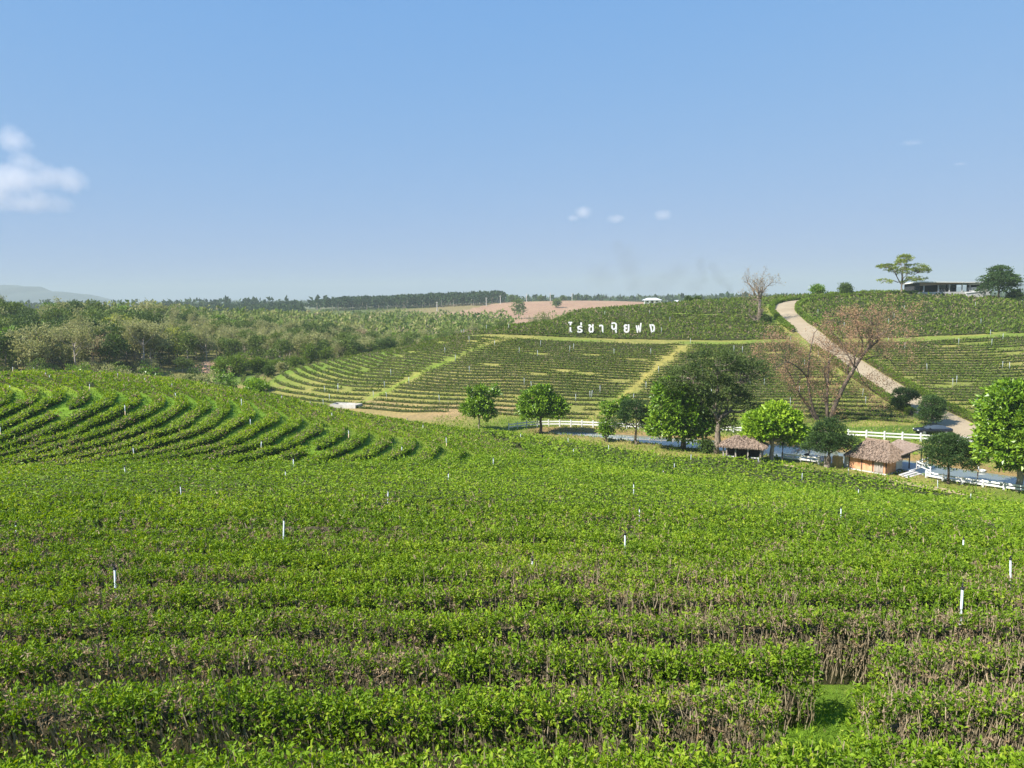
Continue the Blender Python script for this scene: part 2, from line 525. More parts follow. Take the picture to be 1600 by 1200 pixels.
# tea boundary of the near slope (towards the pond) and the curved block on the left knoll
EDGE = [at(a, b, c)[:2] for a, b, c in [(1760, 800, 61), (1590, 787, 65), (1500, 770, 69), (1400, 757, 73.5), (1300, 742, 77), (1200, 727, 82), (1000, 703, 87), (850, 682, 89), (750, 671, 92), (640, 653, 95), (520, 632, 97)]]
KNOLL = [(-80, 36), (-45, 37), (-30, 38.5), (-20, 40.5), (-12, 44), (-3.5, 50), (2.5, 58), (1.5, 70), (-0.5, 83), (-8, 97), (-30, 104), (-80, 100)]
FIELD = [(-60, 2), (60, 2)] + [(EDGE[0][0] + 40, EDGE[0][1] - 10)] + [tuple(e) for e in EDGE] + [(-90, 97)]

# ---- ground sheet with the ground's own colours
def ground_tint(x, y, z):
    n1 = vnoise(x, y, 3.0, 21); n2 = vnoise(x, y, 14.0, 22); n3 = vnoise(x, y, 60.0, 23); n4 = vnoise(x, y, 1.3, 24)
    def mixc(a, b, t):
        t = np.clip(t, 0, 1)[:, None]
        return np.asarray(a) * (1 - t) + np.asarray(b) * t
    grass = np.array([0.085, 0.17, 0.022]); dry = np.array([0.25, 0.235, 0.075]); soil = np.array([0.31, 0.225, 0.12]); red = np.array([0.30, 0.185, 0.135])
    bright = np.array([0.145, 0.265, 0.024]); dull = np.array([0.11, 0.115, 0.045]); litter = np.array([0.12, 0.095, 0.05])
    c = np.repeat(grass[None], len(x), 0)
    c = mixc(c, dull, 0.6 * n2)
    # near field: grass, leaf litter between the rows
    infield = inside(FIELD, x, y); kn = inside(KNOLL, x, y)
    fc = mixc(np.repeat(bright[None] * 0.8, len(x), 0), litter, 0.8 * sstep(0.5, 0.85, n1 * 0.6 + n4 * 0.4))
    kc = mixc(np.repeat(bright[None], len(x), 0), np.array([0.19, 0.27, 0.03]), sstep(0.4, 0.8, n2))
    c = np.where(infield[:, None], fc, c); c = np.where(kn[:, None], kc, c)
    # terraced hill
    hillw = (y > 104) & (y < 300) & (x > -60) & (z > -18.6)
    hc = mixc(np.repeat(np.array([0.115, 0.185, 0.028])[None], len(x), 0), dry, sstep(0.25, 0.75, 0.45 * n2 + 0.35 * n3 + 0.25 * n1 + 0.08 * sstep(-20, 30, x) - 0.25 * sstep(150, 200, y)))
    c = np.where(hillw[:, None], hc, c)
    # bare cut bank at the foot
    db = seg_dist(BASE_L[5:8], x, y)
    c = np.where((db < 9)[:, None], mixc(c, mixc(np.repeat(dry[None], len(x), 0), soil, sstep(0.35, 0.7, n2)), (1 - sstep(3.5, 8, db)) * 0.95), c)
    # pond banks
    dp = seg_dist(POND + [POND[0]], x, y)
    m = (dp < 16) & ~infield
    bc = mixc(np.repeat(np.array([0.14, 0.19, 0.035])[None], len(x), 0), dry, sstep(0.3, 0.65, n2 * 0.7 + n1 * 0.3))
    bc = mixc(bc, np.array([0.23, 0.165, 0.075]), 1 - sstep(0.6, 2.2, dp))
    c = np.where(m[:, None], mixc(c, bc, 1 - sstep(9, 16, dp)), c)
    # grass path halfway up the hill and the two paths straight up
    dm = seg_dist(MIDC[:, :2] + np.array([0, 2.2]), x, y)
    c = mixc(c, mixc(np.repeat(np.array([0.14, 0.225, 0.032])[None], len(x), 0), np.array([0.25, 0.25, 0.075]), sstep(0.4, 0.7, n2)), (1 - sstep(0.8, 2.2, dm)) * 0.62)
    for k, p in enumerate(PATHS):
        d = seg_dist(p, x, y)
        c = mixc(c, np.array([[0.17, 0.25, 0.03], [0.33, 0.29, 0.08]][k]) , (1 - sstep(0.2, 0.8, d)) * 0.85)
    # forest floor, scrubby meadow, far plain, ploughed red field
    fl = (x < -40 + 0 * y) & (y > 112) & ~kn & (seg_dist(BASE_L[8:], x, y) > 5) & ((x < -52) | (y > 190))
    c = np.where(fl[:, None], mixc(np.repeat(np.array([0.09, 0.085, 0.04])[None], len(x), 0), np.array([0.18, 0.17, 0.06]), n2), c)
    mead = inside([(-75, 118), (-55, 128), (-47, 158), (-75, 175), (-100, 150)], x, y)
    c = np.where(mead[:, None], mixc(np.repeat(np.array([0.17, 0.21, 0.045])[None], len(x), 0), np.array([0.27, 0.22, 0.10]), sstep(0.3, 0.7, n2)), c)
    far = y > 330
    pc = mixc(np.repeat(np.array([0.085, 0.115, 0.035])[None], len(x), 0), np.array([0.21, 0.175, 0.085]), sstep(0.4, 0.75, n3))
    c = np.where(far[:, None], pc, c)
    rf = inside(REDFIELD, x, y)
    c = np.where(rf[:, None], mixc(np.repeat(red[None], len(x), 0), np.array([0.35, 0.24, 0.165]), n2), c)
    return np.clip(c, 0, 1)
REDFIELD = [(-75, 560), (40, 560), (95, 620), (160, 800), (150, 905), (-10, 860), (-70, 690)]

def ground_material():
    m, nt, b = mat('ground')
    a = nt.nodes.new('ShaderNodeAttribute'); a.attribute_name = 'tint'
    n = noise(nt, 2.2, 8, 0.75); n2 = noise(nt, 0.35, 5, 0.65)
    r = ramp(nt, [(0.25, (0.45, 0.45, 0.42)), (0.5, (0.95, 0.97, 0.92)), (0.75, (1.5, 1.4, 1.35))])
    r2 = ramp(nt, [(0.3, (0.75, 0.8, 0.75)), (0.7, (1.25, 1.15, 1.1))])
    nt.links.new(n.outputs['Fac'], r.inputs['Fac']); nt.links.new(n2.outputs['Fac'], r2.inputs['Fac'])
    mx = nt.nodes.new('ShaderNodeMix'); mx.data_type = 'RGBA'; mx.blend_type = 'MULTIPLY'; mx.inputs['Factor'].default_value = 1
    mx2 = nt.nodes.new('ShaderNodeMix'); mx2.data_type = 'RGBA'; mx2.blend_type = 'MULTIPLY'; mx2.inputs['Factor'].default_value = 1
    nt.links.new(a.outputs['Color'], mx.inputs[6]); nt.links.new(r.outputs['Color'], mx.inputs[7])
    nt.links.new(mx.outputs[2], mx2.inputs[6]); nt.links.new(r2.outputs['Color'], mx2.inputs[7])
    nt.links.new(mx2.outputs[2], b.inputs['Base Color'])
    b.inputs['Roughness'].default_value = 0.95
    b.inputs['Specular IOR Level'].default_value = 0.1
    n3 = noise(nt, 5.0, 6, 0.7)
    bp = nt.nodes.new('ShaderNodeBump'); bp.inputs['Strength'].default_value = 0.8; bp.inputs['Distance'].default_value = 0.15
    nt.links.new(n3.outputs['Fac'], bp.inputs['Height']); nt.links.new(bp.outputs[0], b.inputs['Normal'])
    return m
M_GROUND = ground_material()
_nx, _ny = len(GX), len(GY)
_V = np.stack([_XX.ravel(), _YY.ravel(), GZ.ravel()], 1)
_I = np.arange(_nx * _ny).reshape(_ny, _nx)
_F = np.stack([_I[:-1, :-1].ravel(), _I[:-1, 1:].ravel(), _I[1:, 1:].ravel(), _I[1:, :-1].ravel()], 1)
_tc = ground_tint(_V[:, 0], _V[:, 1], _V[:, 2])
ground = link('ground', mesh_from('ground', _V, _F, mats=[M_GROUND], smooth=True, colors=np.concatenate([_tc, np.ones((len(_tc), 1))], 1)))
tag(ground, kind='structure')

# ---- pond water
def water_material():
    m, nt, b = mat('water')
    b.inputs['Base Color'].default_value = (0.15, 0.17, 0.14, 1)
    b.inputs['Roughness'].default_value = 0.025
    b.inputs['IOR'].default_value = 1.33
    b.inputs['Specular IOR Level'].default_value = 0.55
    n = noise(nt, 1.2, 3, 0.5)
    bp = nt.nodes.new('ShaderNodeBump'); bp.inputs['Strength'].default_value = 0.03; bp.inputs['Distance'].default_value = 0.04
    nt.links.new(n.outputs['Fac'], bp.inputs['Height']); nt.links.new(bp.outputs[0], b.inputs['Normal'])
    return m
M_WATER = water_material()
def pond_mesh():
    F = smooth_line([(p[0], p[1] + 0.6) for p in POND_FAR], 1.5); N = smooth_line([(p[0], p[1] - 0.6) for p in POND_NEAR[::-1]], 1.5)
    k = 60
    s = np.linspace(0, 1, k)
    def par(C):
        t = np.linspace(0, 1, len(C)); return np.stack([np.interp(s, t, C[:, 0]), np.interp(s, t, C[:, 1])], 1)
    A, B = par(F), par(N)
    V = np.vstack([np.c_[A, np.full(k, POND_Z)], np.c_[B, np.full(k, POND_Z)]])
    Q = [(k + i, k + i + 1, i + 1, i) for i in range(k - 1)]
    return mesh_from('pond_water', V, Q, mats=[M_WATER])
tag(link('pond_water', pond_mesh()), kind='structure')

# ---- the concrete road
M_ROAD = noise_mat('road_concrete', [(0.25, (0.27, 0.215, 0.14)), (0.55, (0.33, 0.268, 0.178)), (0.8, (0.38, 0.315, 0.22))], 0.22, 0.9, 0.05, 6)
def strip(line, half, lift, cols=5):
    C = np.asarray(line)[:, :2]
    T = np.gradient(C, axis=0); T /= np.linalg.norm(T, axis=1)[:, None]
    N = np.stack([T[:, 1], -T[:, 0]], 1)
    V = []
    offs = np.linspace(-half, half, cols)
    for o in offs:
        P = C + N * o
        V.append(np.c_[P, hz(P[:, 0], P[:, 1]) + lift])
    n = len(C)
    Q = [(a * n + i, (a + 1) * n + i, (a + 1) * n + i + 1, a * n + i + 1) for a in range(cols - 1) for i in range(n - 1)]
    return np.vstack(V), Q
_v, _q = strip(ROAD_L, 2.5, 0.10)
tag(link('road', mesh_from('road', _v, _q, mats=[M_ROAD], smooth=True)), kind='structure')
# dirt footpath below the tea, along the huts
M_DIRT = noise_mat('dirt_path', [(0.3, (0.27, 0.20, 0.11)), (0.7, (0.44, 0.36, 0.22))], 1.5, 0.95)
EDGE_A = np.array([e for e in EDGE])
_fp = smooth_line([(p[0] + 0.4, p[1] + 1.5) for p in EDGE[0:8]], 1.2)
_v, _q = strip(_fp, 0.55, 0.06, 3)
tag(link('footpath', mesh_from('footpath', _v, _q, mats=[M_DIRT], smooth=True)), kind='structure')
# ------------------------------------------------------------------ tea hedges
def unit(a):
    return a / (np.linalg.norm(a, axis=-1, keepdims=True) + 1e-9)

def leaves(P, A, L, W, rng, fold=0.12):
    """kite-shaped leaves: base points P, axes A, lengths L, widths W -> verts, quads"""
    n = len(P)
    R = rng.normal(size=(n, 3))
    B = unit(np.cross(A, R)); N = np.cross(A, B)
    L = np.broadcast_to(L, (n,))[:, None]; W = np.broadcast_to(W, (n,))[:, None]
    V = np.empty((n, 4, 3), np.float32)
    V[:, 0] = P
    V[:, 1] = P + A * L * 0.45 + B * W * 0.5 + N * L * fold
    V[:, 2] = P + A * L - N * L * fold * 0.6
    V[:, 3] = P + A * L * 0.45 - B * W * 0.5 + N * L * fold
    F = np.arange(4 * n, dtype=np.int32).reshape(n, 4)
    return V.reshape(-1, 3), F

def runs(mask):
    out = []; i = 0; n = len(mask)
    while i < n:
        if mask[i]:
            j = i
            while j + 1 < n and mask[j + 1]:
                j += 1
            if j - i >= 1:
                out.append((i, j + 1))
            i = j + 1
        else:
            i += 1
    return out

def hedge_data(line, keep, w, h, sleaf, cov, brown, rng, back=0.35, ragged=0.12, core_step=0.6, noise_seed=0, bias=0.0, jit=1.0, low=0.7, ends=False, flat=0.0, thin=0.0, sprig=1, inset=(1.0, 1.0)):
    """foliage (leaf quads) and woody core along a plan line. brown(x,y) 0..1 = share of dry twig/leaf. sleaf(d) leaf length at distance d."""
    C = resample(np.asarray(line, float)[:, :2], core_step)
    seg = np.hypot(*np.diff(C, axis=0).T)
    Ls = np.concatenate([[0], np.cumsum(seg)])
    k = keep(C[:, 0], C[:, 1])
    rr = runs(k)
    T = unit(np.gradient(C, axis=0)); N = np.stack([-T[:, 1], T[:, 0]], 1)
    # N points away from the camera
    flip = np.sign((C * N).sum(1)); flip[flip == 0] = 1
    N = N * flip[:, None]
    hmod = lambda x, y: h * (1 + ragged * 2 * (vnoise(x, y, 1.1, 31 + noise_seed) - 0.5) + ragged * 1.5 * (vnoise(x, y, 4.0, 32 + noise_seed) - 0.5))
    wmod = lambda x, y: w * (1 + ragged * 1.6 * (vnoise(x, y, 1.4, 33 + noise_seed) - 0.5))
    cv = []; cq = []; nb = 0
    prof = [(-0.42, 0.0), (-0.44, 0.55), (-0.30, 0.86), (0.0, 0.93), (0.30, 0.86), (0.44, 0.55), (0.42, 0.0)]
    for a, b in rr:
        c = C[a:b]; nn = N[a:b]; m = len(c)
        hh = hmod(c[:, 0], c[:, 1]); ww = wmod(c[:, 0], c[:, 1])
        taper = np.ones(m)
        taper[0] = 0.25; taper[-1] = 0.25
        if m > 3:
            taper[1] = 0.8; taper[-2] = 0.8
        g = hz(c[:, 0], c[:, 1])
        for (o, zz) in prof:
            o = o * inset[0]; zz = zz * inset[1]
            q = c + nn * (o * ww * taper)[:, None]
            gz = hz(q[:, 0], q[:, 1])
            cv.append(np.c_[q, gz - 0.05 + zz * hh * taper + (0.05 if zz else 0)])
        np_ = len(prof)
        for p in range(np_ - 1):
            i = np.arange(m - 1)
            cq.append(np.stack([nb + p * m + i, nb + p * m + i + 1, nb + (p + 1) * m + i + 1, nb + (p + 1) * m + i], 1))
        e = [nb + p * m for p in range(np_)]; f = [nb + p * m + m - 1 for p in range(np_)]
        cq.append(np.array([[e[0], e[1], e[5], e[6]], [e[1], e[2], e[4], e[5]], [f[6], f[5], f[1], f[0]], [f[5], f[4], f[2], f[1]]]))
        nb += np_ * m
    if nb == 0:
        return None
    # leaves
    D = np.hypot(C[:, 0], C[:, 1])
    S = sleaf(D)
    per = (w + h * (1 + back)) * cov / (0.42 * S * S)        # leaves per metre
    mid = 0.5 * (per[1:] + per[:-1]) * seg * (k[1:] & k[:-1])
    cnt = rng.poisson(mid / sprig)
    n = int(cnt.sum())
    ii = np.repeat(np.arange(len(seg)), cnt)
    t = rng.random(n)
    c = C[ii] * (1 - t)[:, None] + C[ii + 1] * t[:, None]
    nn = N[ii]; tt = T[ii]; s = S[ii]
    hh = hmod(c[:, 0], c[:, 1]); ww = wmod(c[:, 0], c[:, 1])
    side = rng.random(n) * (w + h * (1 + back))
    front = side < h; bck = side > h + w
    top = ~front & ~bck
    if thin:
        bb = np.clip(brown(c[:, 0], c[:, 1]) * 2.2, 0, 1)
        ok_ = rng.random(n) < np.where(front, 1.0 - thin * (0.08 + 0.50 * bb), 1 - 0.18 * thin * bb)
        c, nn, tt, s, hh, ww, front, bck, top = [v[ok_] for v in (c, nn, tt, s, hh, ww, front, bck, top)]
        n = len(c)
    u = rng.random(n)
    lat = np.where(top, (u - 0.5), np.where(front, -0.5, 0.5))
    zf = np.where(top, 1.0, 0.12 + 0.88 * np.where(front | bck, u ** low, 0))
    # round the shoulders
    lat = np.where(top, lat, lat * (1 - 0.30 * np.clip((zf - 0.6) / 0.4, 0, 1) ** 2 - 0.12 * (1 - zf)))
    zf = np.where(top, 1 - 0.55 * np.abs(lat) ** 2.2, zf)
    nv = np.zeros((n, 3))
    nv[:, :2] = nn * np.where(top, lat * 0.9, lat * 2)[:, None]
    nv[:, 2] = np.where(top, 1.0, 0.35)
    nv = unit(nv)
    q = c + nn * (lat * ww)[:, None]
    z = hz(q[:, 0], q[:, 1]) + zf * hh
    P = np.c_[q, z] + nv * (rng.normal(size=n) * 0.045 * jit - 0.02)[:, None] + rng.normal(size=(n, 3)) * 0.03 * jit
    A = nv * (0.8 - 0.65 * flat) + np.array([0, 0, 0.25 - 0.2 * flat]) + rng.normal(size=(n, 3)) * 0.65
    A[:, 2] *= (1 - 0.55 * flat)
    A = unit(A)
    br = brown(q[:, 0], q[:, 1])
    isbrown = rng.random(n) < br * np.where(top & (thin > 0), 0.45, 1.0)
    sh = np.clip(rng.normal(0.42 + bias, 0.14, n) + 0.22 * (vnoise(q[:, 0], q[:, 1], 0.7, 41) - 0.5) + 0.25 * (vnoise(q[:, 0], q[:, 1], 5.0, 42) - 0.5), 0.02, 0.80)
    r = np.where(isbrown, 0.86 + 0.14 * rng.random(n), sh)
    if sprig > 1:
        P = P - nv * np.abs(rng.normal(size=n) * 0.05)[:, None]
        sg = unit(A + np.array([0, 0, 0.35]))
        rep = lambda v: np.repeat(v, sprig, 0)
        n = n * sprig
        P = rep(P) + rep(sg) * rng.uniform(-0.03, 0.075, n)[:, None] + rng.normal(size=(n, 3)) * 0.012
        A = unit(rep(sg) * 0.55 + rng.normal(size=(n, 3)) * 0.6 + np.array([0, 0, -0.05]))
        r = np.where(rep(isbrown), rep(r), np.clip(rep(r) + rng.normal(0, 0.09, n), 0.02, 0.80))
        s = rep(s); isbrown = rep(isbrown)
    L = s * rng.uniform(0.65, 1.25, n)
    W = L * np.where(isbrown, 0.30, 0.52)
    if ends:
        for a, b in rr:
            for e, sg in ((a, -1), (b - 1, 1)):
                if abs(C[e, 0]) > 0.8 * C[e, 1] + 3 or C[e, 1] > 26:
                    continue
                m = int(260 * cov / 2)
                th = rng.uniform(-1.5, 1.5, m); zz = rng.uniform(0.1, 1, m) ** 0.7
                rad_ = w * 0.42 * np.sqrt(np.clip(1.05 - zz ** 4, 0.02, 1))
                dx = sg * T[e][None] * np.cos(th)[:, None] + N[e][None] * np.sin(th)[:, None]
                q2 = C[e] - sg * T[e] * 0.15 + dx * rad_[:, None]
                P2 = np.c_[q2, hz(q2[:, 0], q2[:, 1]) + zz * h]
                n2 = unit(np.c_[dx, 0.4 + 0 * zz])
                P = np.vstack([P, P2 + rng.normal(size=(m, 3)) * 0.04]); A = np.vstack([A, unit(n2 + rng.normal(size=(m, 3)) * 0.6)])
                l2 = S[e] * rng.uniform(0.65, 1.25, m)
                L = np.concatenate([L, l2]); W = np.concatenate([W, l2 * 0.55]); r = np.concatenate([r, np.clip(rng.normal(0.42 + bias, 0.17, m), 0.02, 0.8)])
    V, F = leaves(P, A, L, W, rng)
    return dict(fol=(V, F, r), core=(np.vstack(cv), np.vstack(cq)), C=C, N=N, k=k, Ls=Ls, hmod=hmod, wmod=wmod)

def twig_data(d, per_m, rng, brown, thick=0.006):
    """kinked woody twigs from the heart of the hedge to its skin"""
    C, N, k, Ls = d['C'], d['N'], d['k'], d['Ls']
    n = int(Ls[-1] * per_m)
    s = rng.random(n) * Ls[-1]
    i = np.clip(np.searchsorted(Ls, s) - 1, 0, len(Ls) - 2)
    ok = k[i] & k[i + 1]
    br = brown(C[i, 0], C[i, 1])
    ok &= rng.random(n) < (0.20 + 0.62 * br)
    i = i[ok]; s = s[ok]; n = len(i)
    if n == 0:
        return None
    f = ((s - Ls[i]) / (Ls[i + 1] - Ls[i]))[:, None]
    c = C[i] * (1 - f) + C[i + 1] * f
    hh = d['hmod'](c[:, 0], c[:, 1]); ww = d['wmod'](c[:, 0], c[:, 1])
    g = hz(c[:, 0], c[:, 1])
    typ = rng.random(n) * 0.72
    lat0 = rng.uniform(-0.46, -0.25, n); z0 = rng.uniform(0.03, 0.5, n)
    lat1 = np.where(typ < 0.55, rng.uniform(-0.56, -0.42, n), rng.uniform(-0.5, 0.45, n)); z1 = np.where(typ < 0.55, z0 + rng.uniform(0.18, 0.45, n), 1.0 + rng.uniform(-0.08, 0.05, n))
    z1 = np.minimum(z1, 1.08)
    z0 = np.where(typ < 0.55, z0, rng.uniform(0.55, 0.85, n)); lat0 = np.where(typ < 0.55, lat0, lat1 + rng.normal(0, 0.06, n))
    tx = rng.normal(0, 0.06, n)
    T = unit(np.stack([-N[i][:, 1], N[i][:, 0]], 1))
    def pt(lat, z, al):
        p = c + N[i] * (lat * ww)[:, None] + T * al[:, None]
        return np.c_[p, g + z * hh]
    A0 = pt(lat0, z0, np.zeros(n)); B0 = pt(lat1, z1, tx)
    M0 = (A0 + B0) / 2 + rng.normal(size=(n, 3)) * 0.022
    th = thick * rng.uniform(0.6, 1.7, n)[:, None]
    W = unit(np.cross(B0 - A0, np.c_[c, np.zeros(n)] + np.array([0, 0, 5.0])))
    V = np.empty((n, 6, 3))
    V[:, 0] = A0 - W * th * 1.3; V[:, 1] = A0 + W * th * 1.3; V[:, 2] = M0 + W * th; V[:, 3] = M0 - W * th; V[:, 4] = B0 + W * th * 0.6; V[:, 5] = B0 - W * th * 0.6
    b = (6 * np.arange(n))[:, None]
    Q = np.vstack([b + np.array([[0, 1, 2, 3]]), b + np.array([[3, 2, 4, 5]])])
    return V.reshape(-1, 3), Q

def twig_brown(x, y):
    """share of dry pruned twig: bands along a few rows ten to seventeen metres out, patches elsewhere"""
    a = vnoise(x * 0.55, y, 1.6, 51) * 0.6 + vnoise(x, y, 0.7, 52) * 0.4
    d = np.hypot(x * 0.6, y)
    near = 1 - sstep(15, 34, d)
    band = np.exp(-((y - 12.0) / 3.4) ** 2) * (0.6 + 0.4 * sstep(-8, 4, x))
    return np.clip(sstep(0.47 - 0.17 * band, 0.70 - 0.10 * band, a) * (0.14 + 0.70 * near) + 0.03, 0, 1)

AISLE = [(at(1195, 1215, 7.6)[0], 7.2), (at(1330, 1110, 9)[0], 9.3)]
def keep_near(x, y):
    k = inside(FIELD, x, y) & ~inside(KNOLL, x, y) & (np.abs(x) < 0.80 * y + 4)
    k &= seg_dist(AISLE, x, y) > 0.24
    return k

def near_leaf(d):
    return np.maximum(0.058, 0.0038 * d + 0.0006 * np.maximum(d - 40, 0))

d0 = 6.45; n_row = 0
rowsA = []
while d0 < 96:
    sl = -0.24 * np.clip((d0 - 12) / 75, 0, 1)
    xs = np.arange(-70, 74, 0.6)
    xs = xs[np.abs(xs) < 0.85 * d0 + 12]
    ys = d0 + sl * xs + 0.08 * np.sin(xs * 0.35 + d0) + (vnoise(xs, xs * 0 + d0, 6.0, 61) - 0.5) * 0.2
    line = np.c_[xs, ys]
    if keep_near(xs, ys).sum() > 6:
        rowsA.append((d0, line))
    d0 += 1.54 if d0 < 17 else 1.62
for i, (dd, line) in enumerate(rowsA):
    near = dd < 19
    cov = 2.1 if dd < 10 else (1.8 if dd < 19 else (1.25 if dd < 26 else 0.68))
    D = hedge_data(line, keep_near, float(np.interp(dd, [9, 13, 18, 26], [0.52, 0.56, 0.82, 1.14])), float(np.interp(dd, [13, 20], [1.06, 0.88])), near_leaf, cov, (lambda x, y: twig_brown(x, y) * 0.55), RNG, back=0.12 if dd > 22 else 0.3,
                   core_step=0.45 if near else 1.4, noise_seed=0, jit=1.0 if near else 1.6, bias=0.06, low=0.55, ends=near, thin=0.58 if dd < 34 else 0.3, sprig=6 if dd < 26 else 1, inset=(0.86, 0.86) if dd < 26 else (1.0, 0.97), ragged=0.07, flat=float(np.clip((dd - 12) / 14, 0, 1)))
    if D is None:
        continue
    n_row += 1
    root = empty('tea_hedge', (0, 0, 0))
    if n_row <= 12:
        lab = 'leafy tea hedge across the foreground, %s row up from the bottom edge' % ordinal(n_row)
    else:
        lab = 'green tea hedge of the near slope, %s row counted away from the camera' % ordinal(n_row)
    tag(root, lab, 'tea hedge', 'tea hedges of the near slope')
    V, F, r = D['fol']
    link('foliage', mesh_from('foliage', V, F, mats=[M_TEA], rnd=r), root)
    cv, cq = D['core']
    tw = twig_data(D, 620 if dd < 10 else (400 if dd < 19 else 50), RNG, twig_brown, 0.0032 if dd < 12 else (0.005 if dd < 19 else 0.011)) if dd < 34 else None
    mi = np.zeros(len(cq), int)
    if tw is not None:
        mi = np.concatenate([mi, np.ones(len(tw[1]), int)])
        cq = np.vstack([cq, tw[1] + len(cv)]); cv = np.vstack([cv, tw[0]])
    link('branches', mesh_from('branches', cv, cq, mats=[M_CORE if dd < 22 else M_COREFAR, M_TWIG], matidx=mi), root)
print('near rows', n_row, 'tris', TRI[0])

# curved block on the knoll: concentric arcs
def keep_knoll(x, y):
    return inside(KNOLL, x, y) & (np.abs(x) < 0.80 * y + 6) & (vnoise(x, y, 1.7, 71) > 0.10)
KC = (-55.0, 55.0); n_row = 0
for rad in np.arange(12.0, 63, 1.85):
    a = np.linspace(-1.35, 1.35, 140)
    line = np.c_[KC[0] + rad * np.cos(a), KC[1] + rad * 1.0 * np.sin(a)]
    line = line[(line[:, 1] > 38) & (line[:, 1] < 108)]
    line = line + np.c_[(vnoise(line[:, 0], line[:, 1], 4, 72) - 0.5), (vnoise(line[:, 0], line[:, 1], 4, 73) - 0.5)] * 0.5
    if keep_knoll(line[:, 0], line[:, 1]).sum() < 5:
        continue
    D = hedge_data(line, keep_knoll, 0.66, 0.46, lambda d: 0.0033 * d, 1.15, lambda x, y: 0.08 + 0.25 * sstep(0.4, 0.75, vnoise(x, y, 2.0, 74)), RNG, back=0.6, core_step=0.8, ragged=0.22, jit=1.0, bias=0.10, noise_seed=7, flat=0.4)
    if D is None:
        continue
    n_row += 1
    root = empty('tea_hedge', (0, 0, 0))
    tag(root, 'curving tea hedge on the grassy knoll, %s arc counted from the left edge' % ordinal(n_row), 'tea hedge', 'curved tea hedges on the knoll')
    V, F, r = D['fol']
    link('foliage', mesh_from('foliage', V, F, mats=[M_TEA], rnd=r), root)
    cv, cq = D['core']
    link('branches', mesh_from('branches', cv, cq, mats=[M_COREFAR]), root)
print('knoll rows', n_row, 'tris', TRI[0])

# terraced hill: rows laid between the foot line, the grass path and the crest
def knots(A, B, u):
    return smooth_line([(a[0] * (1 - u) + b[0] * u, a[1] * (1 - u) + b[1] * u) for a, b in zip(A, B)], 1.0)
ROADP = [tuple(p) for p in ROAD_L[::2]]
def pathside(x, y):
    """0 left of the first straight path, 1 between the paths, 2 right of the second, 3 beyond the road"""
    def sidex(p):
        P = np.array(p); yy = P[:, 1]; xx = P[:, 0]; o = np.argsort(yy)
        lo = (xx[o][1] - xx[o][0]) / (yy[o][1] - yy[o][0]); hi = (xx[o][-1] - xx[o][-2]) / (yy[o][-1] - yy[o][-2])
        r = np.interp(y, yy[o], xx[o])
        r = np.where(y < yy[o][0], xx[o][0] + (y - yy[o][0]) * lo, r)
        return np.where(y > yy[o][-1], xx[o][-1] + (y - yy[o][-1]) * hi, r)
    s = (x > sidex(PATHS[0])).astype(int) + (x > sidex(PATHS[1]))
    R = np.array(ROADP); o = np.argsort(R[:, 1])
    return np.where(x > np.interp(y, R[o, 1], R[o, 0]), 3, s)
BLOCK = ['left of the first grassy path', 'between the two grassy paths', 'between the second path and the road', 'right of the concrete road']
def hill_rows(A, B, us, w, h, upper, sl):
    cnt = {}
    for u in us:
        line = knots(A, B, u)
        line = line + np.c_[np.zeros(len(line)), (vnoise(line[:, 0], line[:, 1], 7, 81) - 0.5) * 0.7]
        sid = pathside(line[:, 0], line[:, 1])
        dp = np.minimum(seg_dist(PATHS[0], line[:, 0], line[:, 1]), seg_dist(PATHS[1], line[:, 0], line[:, 1]))
        dr = seg_dist(ROADP, line[:, 0], line[:, 1])
        for b in ((0, 1, 2, 3) if not upper else (1, 3)):
            sel = (sid == b) if not upper else ((sid == 3) == (b == 3))
            if sel.sum() < 6:
                continue
            idx = np.where(sel)[0]
            ln = line[idx[0]:idx[-1] + 1]
            def keep(x, y, b=b):
                s_ = pathside(x, y)
                k = (s_ == b) if not upper else ((s_ == 3) == (b == 3))
                k &= seg_dist(ROADP, x, y) > 4.3
                if not upper:
                    k &= (np.minimum(seg_dist(PATHS[0], x, y), seg_dist(PATHS[1], x, y)) > 0.25)
                k &= np.abs(x) < 0.70 * y + 10
                k &= vnoise(x, y, 1.2, 83) > (0.09 if not upper else 0.05)
                return k
            D = hedge_data(ln, keep, w, h, sl, 1.15, lambda x, y: 0.11 + 0.24 * sstep(0.35, 0.7, vnoise(x, y, 6.0, 86)), RNG, back=0.15, core_step=1.5, ragged=0.16, jit=0.9, bias=0.06, noise_seed=9, flat=0.5)
            if D is None or len(D['fol'][0]) < 40:
                continue
            cnt[b] = cnt.get(b, 0) + 1
            V, F, r = D['fol']; cv, cq = D['core']
            root = empty('tea_hedge', (0, 0, 0))
            if upper:
                where = 'left of the road' if b != 3 else 'right of the road'
                tag(root, 'low tea hedge on upper hill %s, %s row above grass path' % (where, ordinal(cnt[b])), 'tea hedge', 'tea hedges on the upper hill')
            else:
                tag(root, 'terraced tea hedge %s, %s row up from hill foot' % (BLOCK[b], ordinal(cnt[b])), 'tea hedge', 'terraced tea hedges below the grass path')
            link('foliage', mesh_from('foliage', V, F, mats=[M_TEAFAR], rnd=r), root)
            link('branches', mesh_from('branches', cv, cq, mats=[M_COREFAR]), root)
    print('hill rows', cnt, 'tris', TRI[0])
_u = np.concatenate([[0.015, 0.065, 0.115, 0.165, 0.21], np.linspace(0.25, 0.99, 25)])
hill_rows(BASE_L, MID_L, _u, 0.60, 0.28, False, lambda d: 0.0023 * d)
_mid2 = [(a[0] + 0.058 * (b[0] - a[0]), a[1] + 0.058 * (b[1] - a[1])) for a, b in zip(MID_L, TOP_L)]
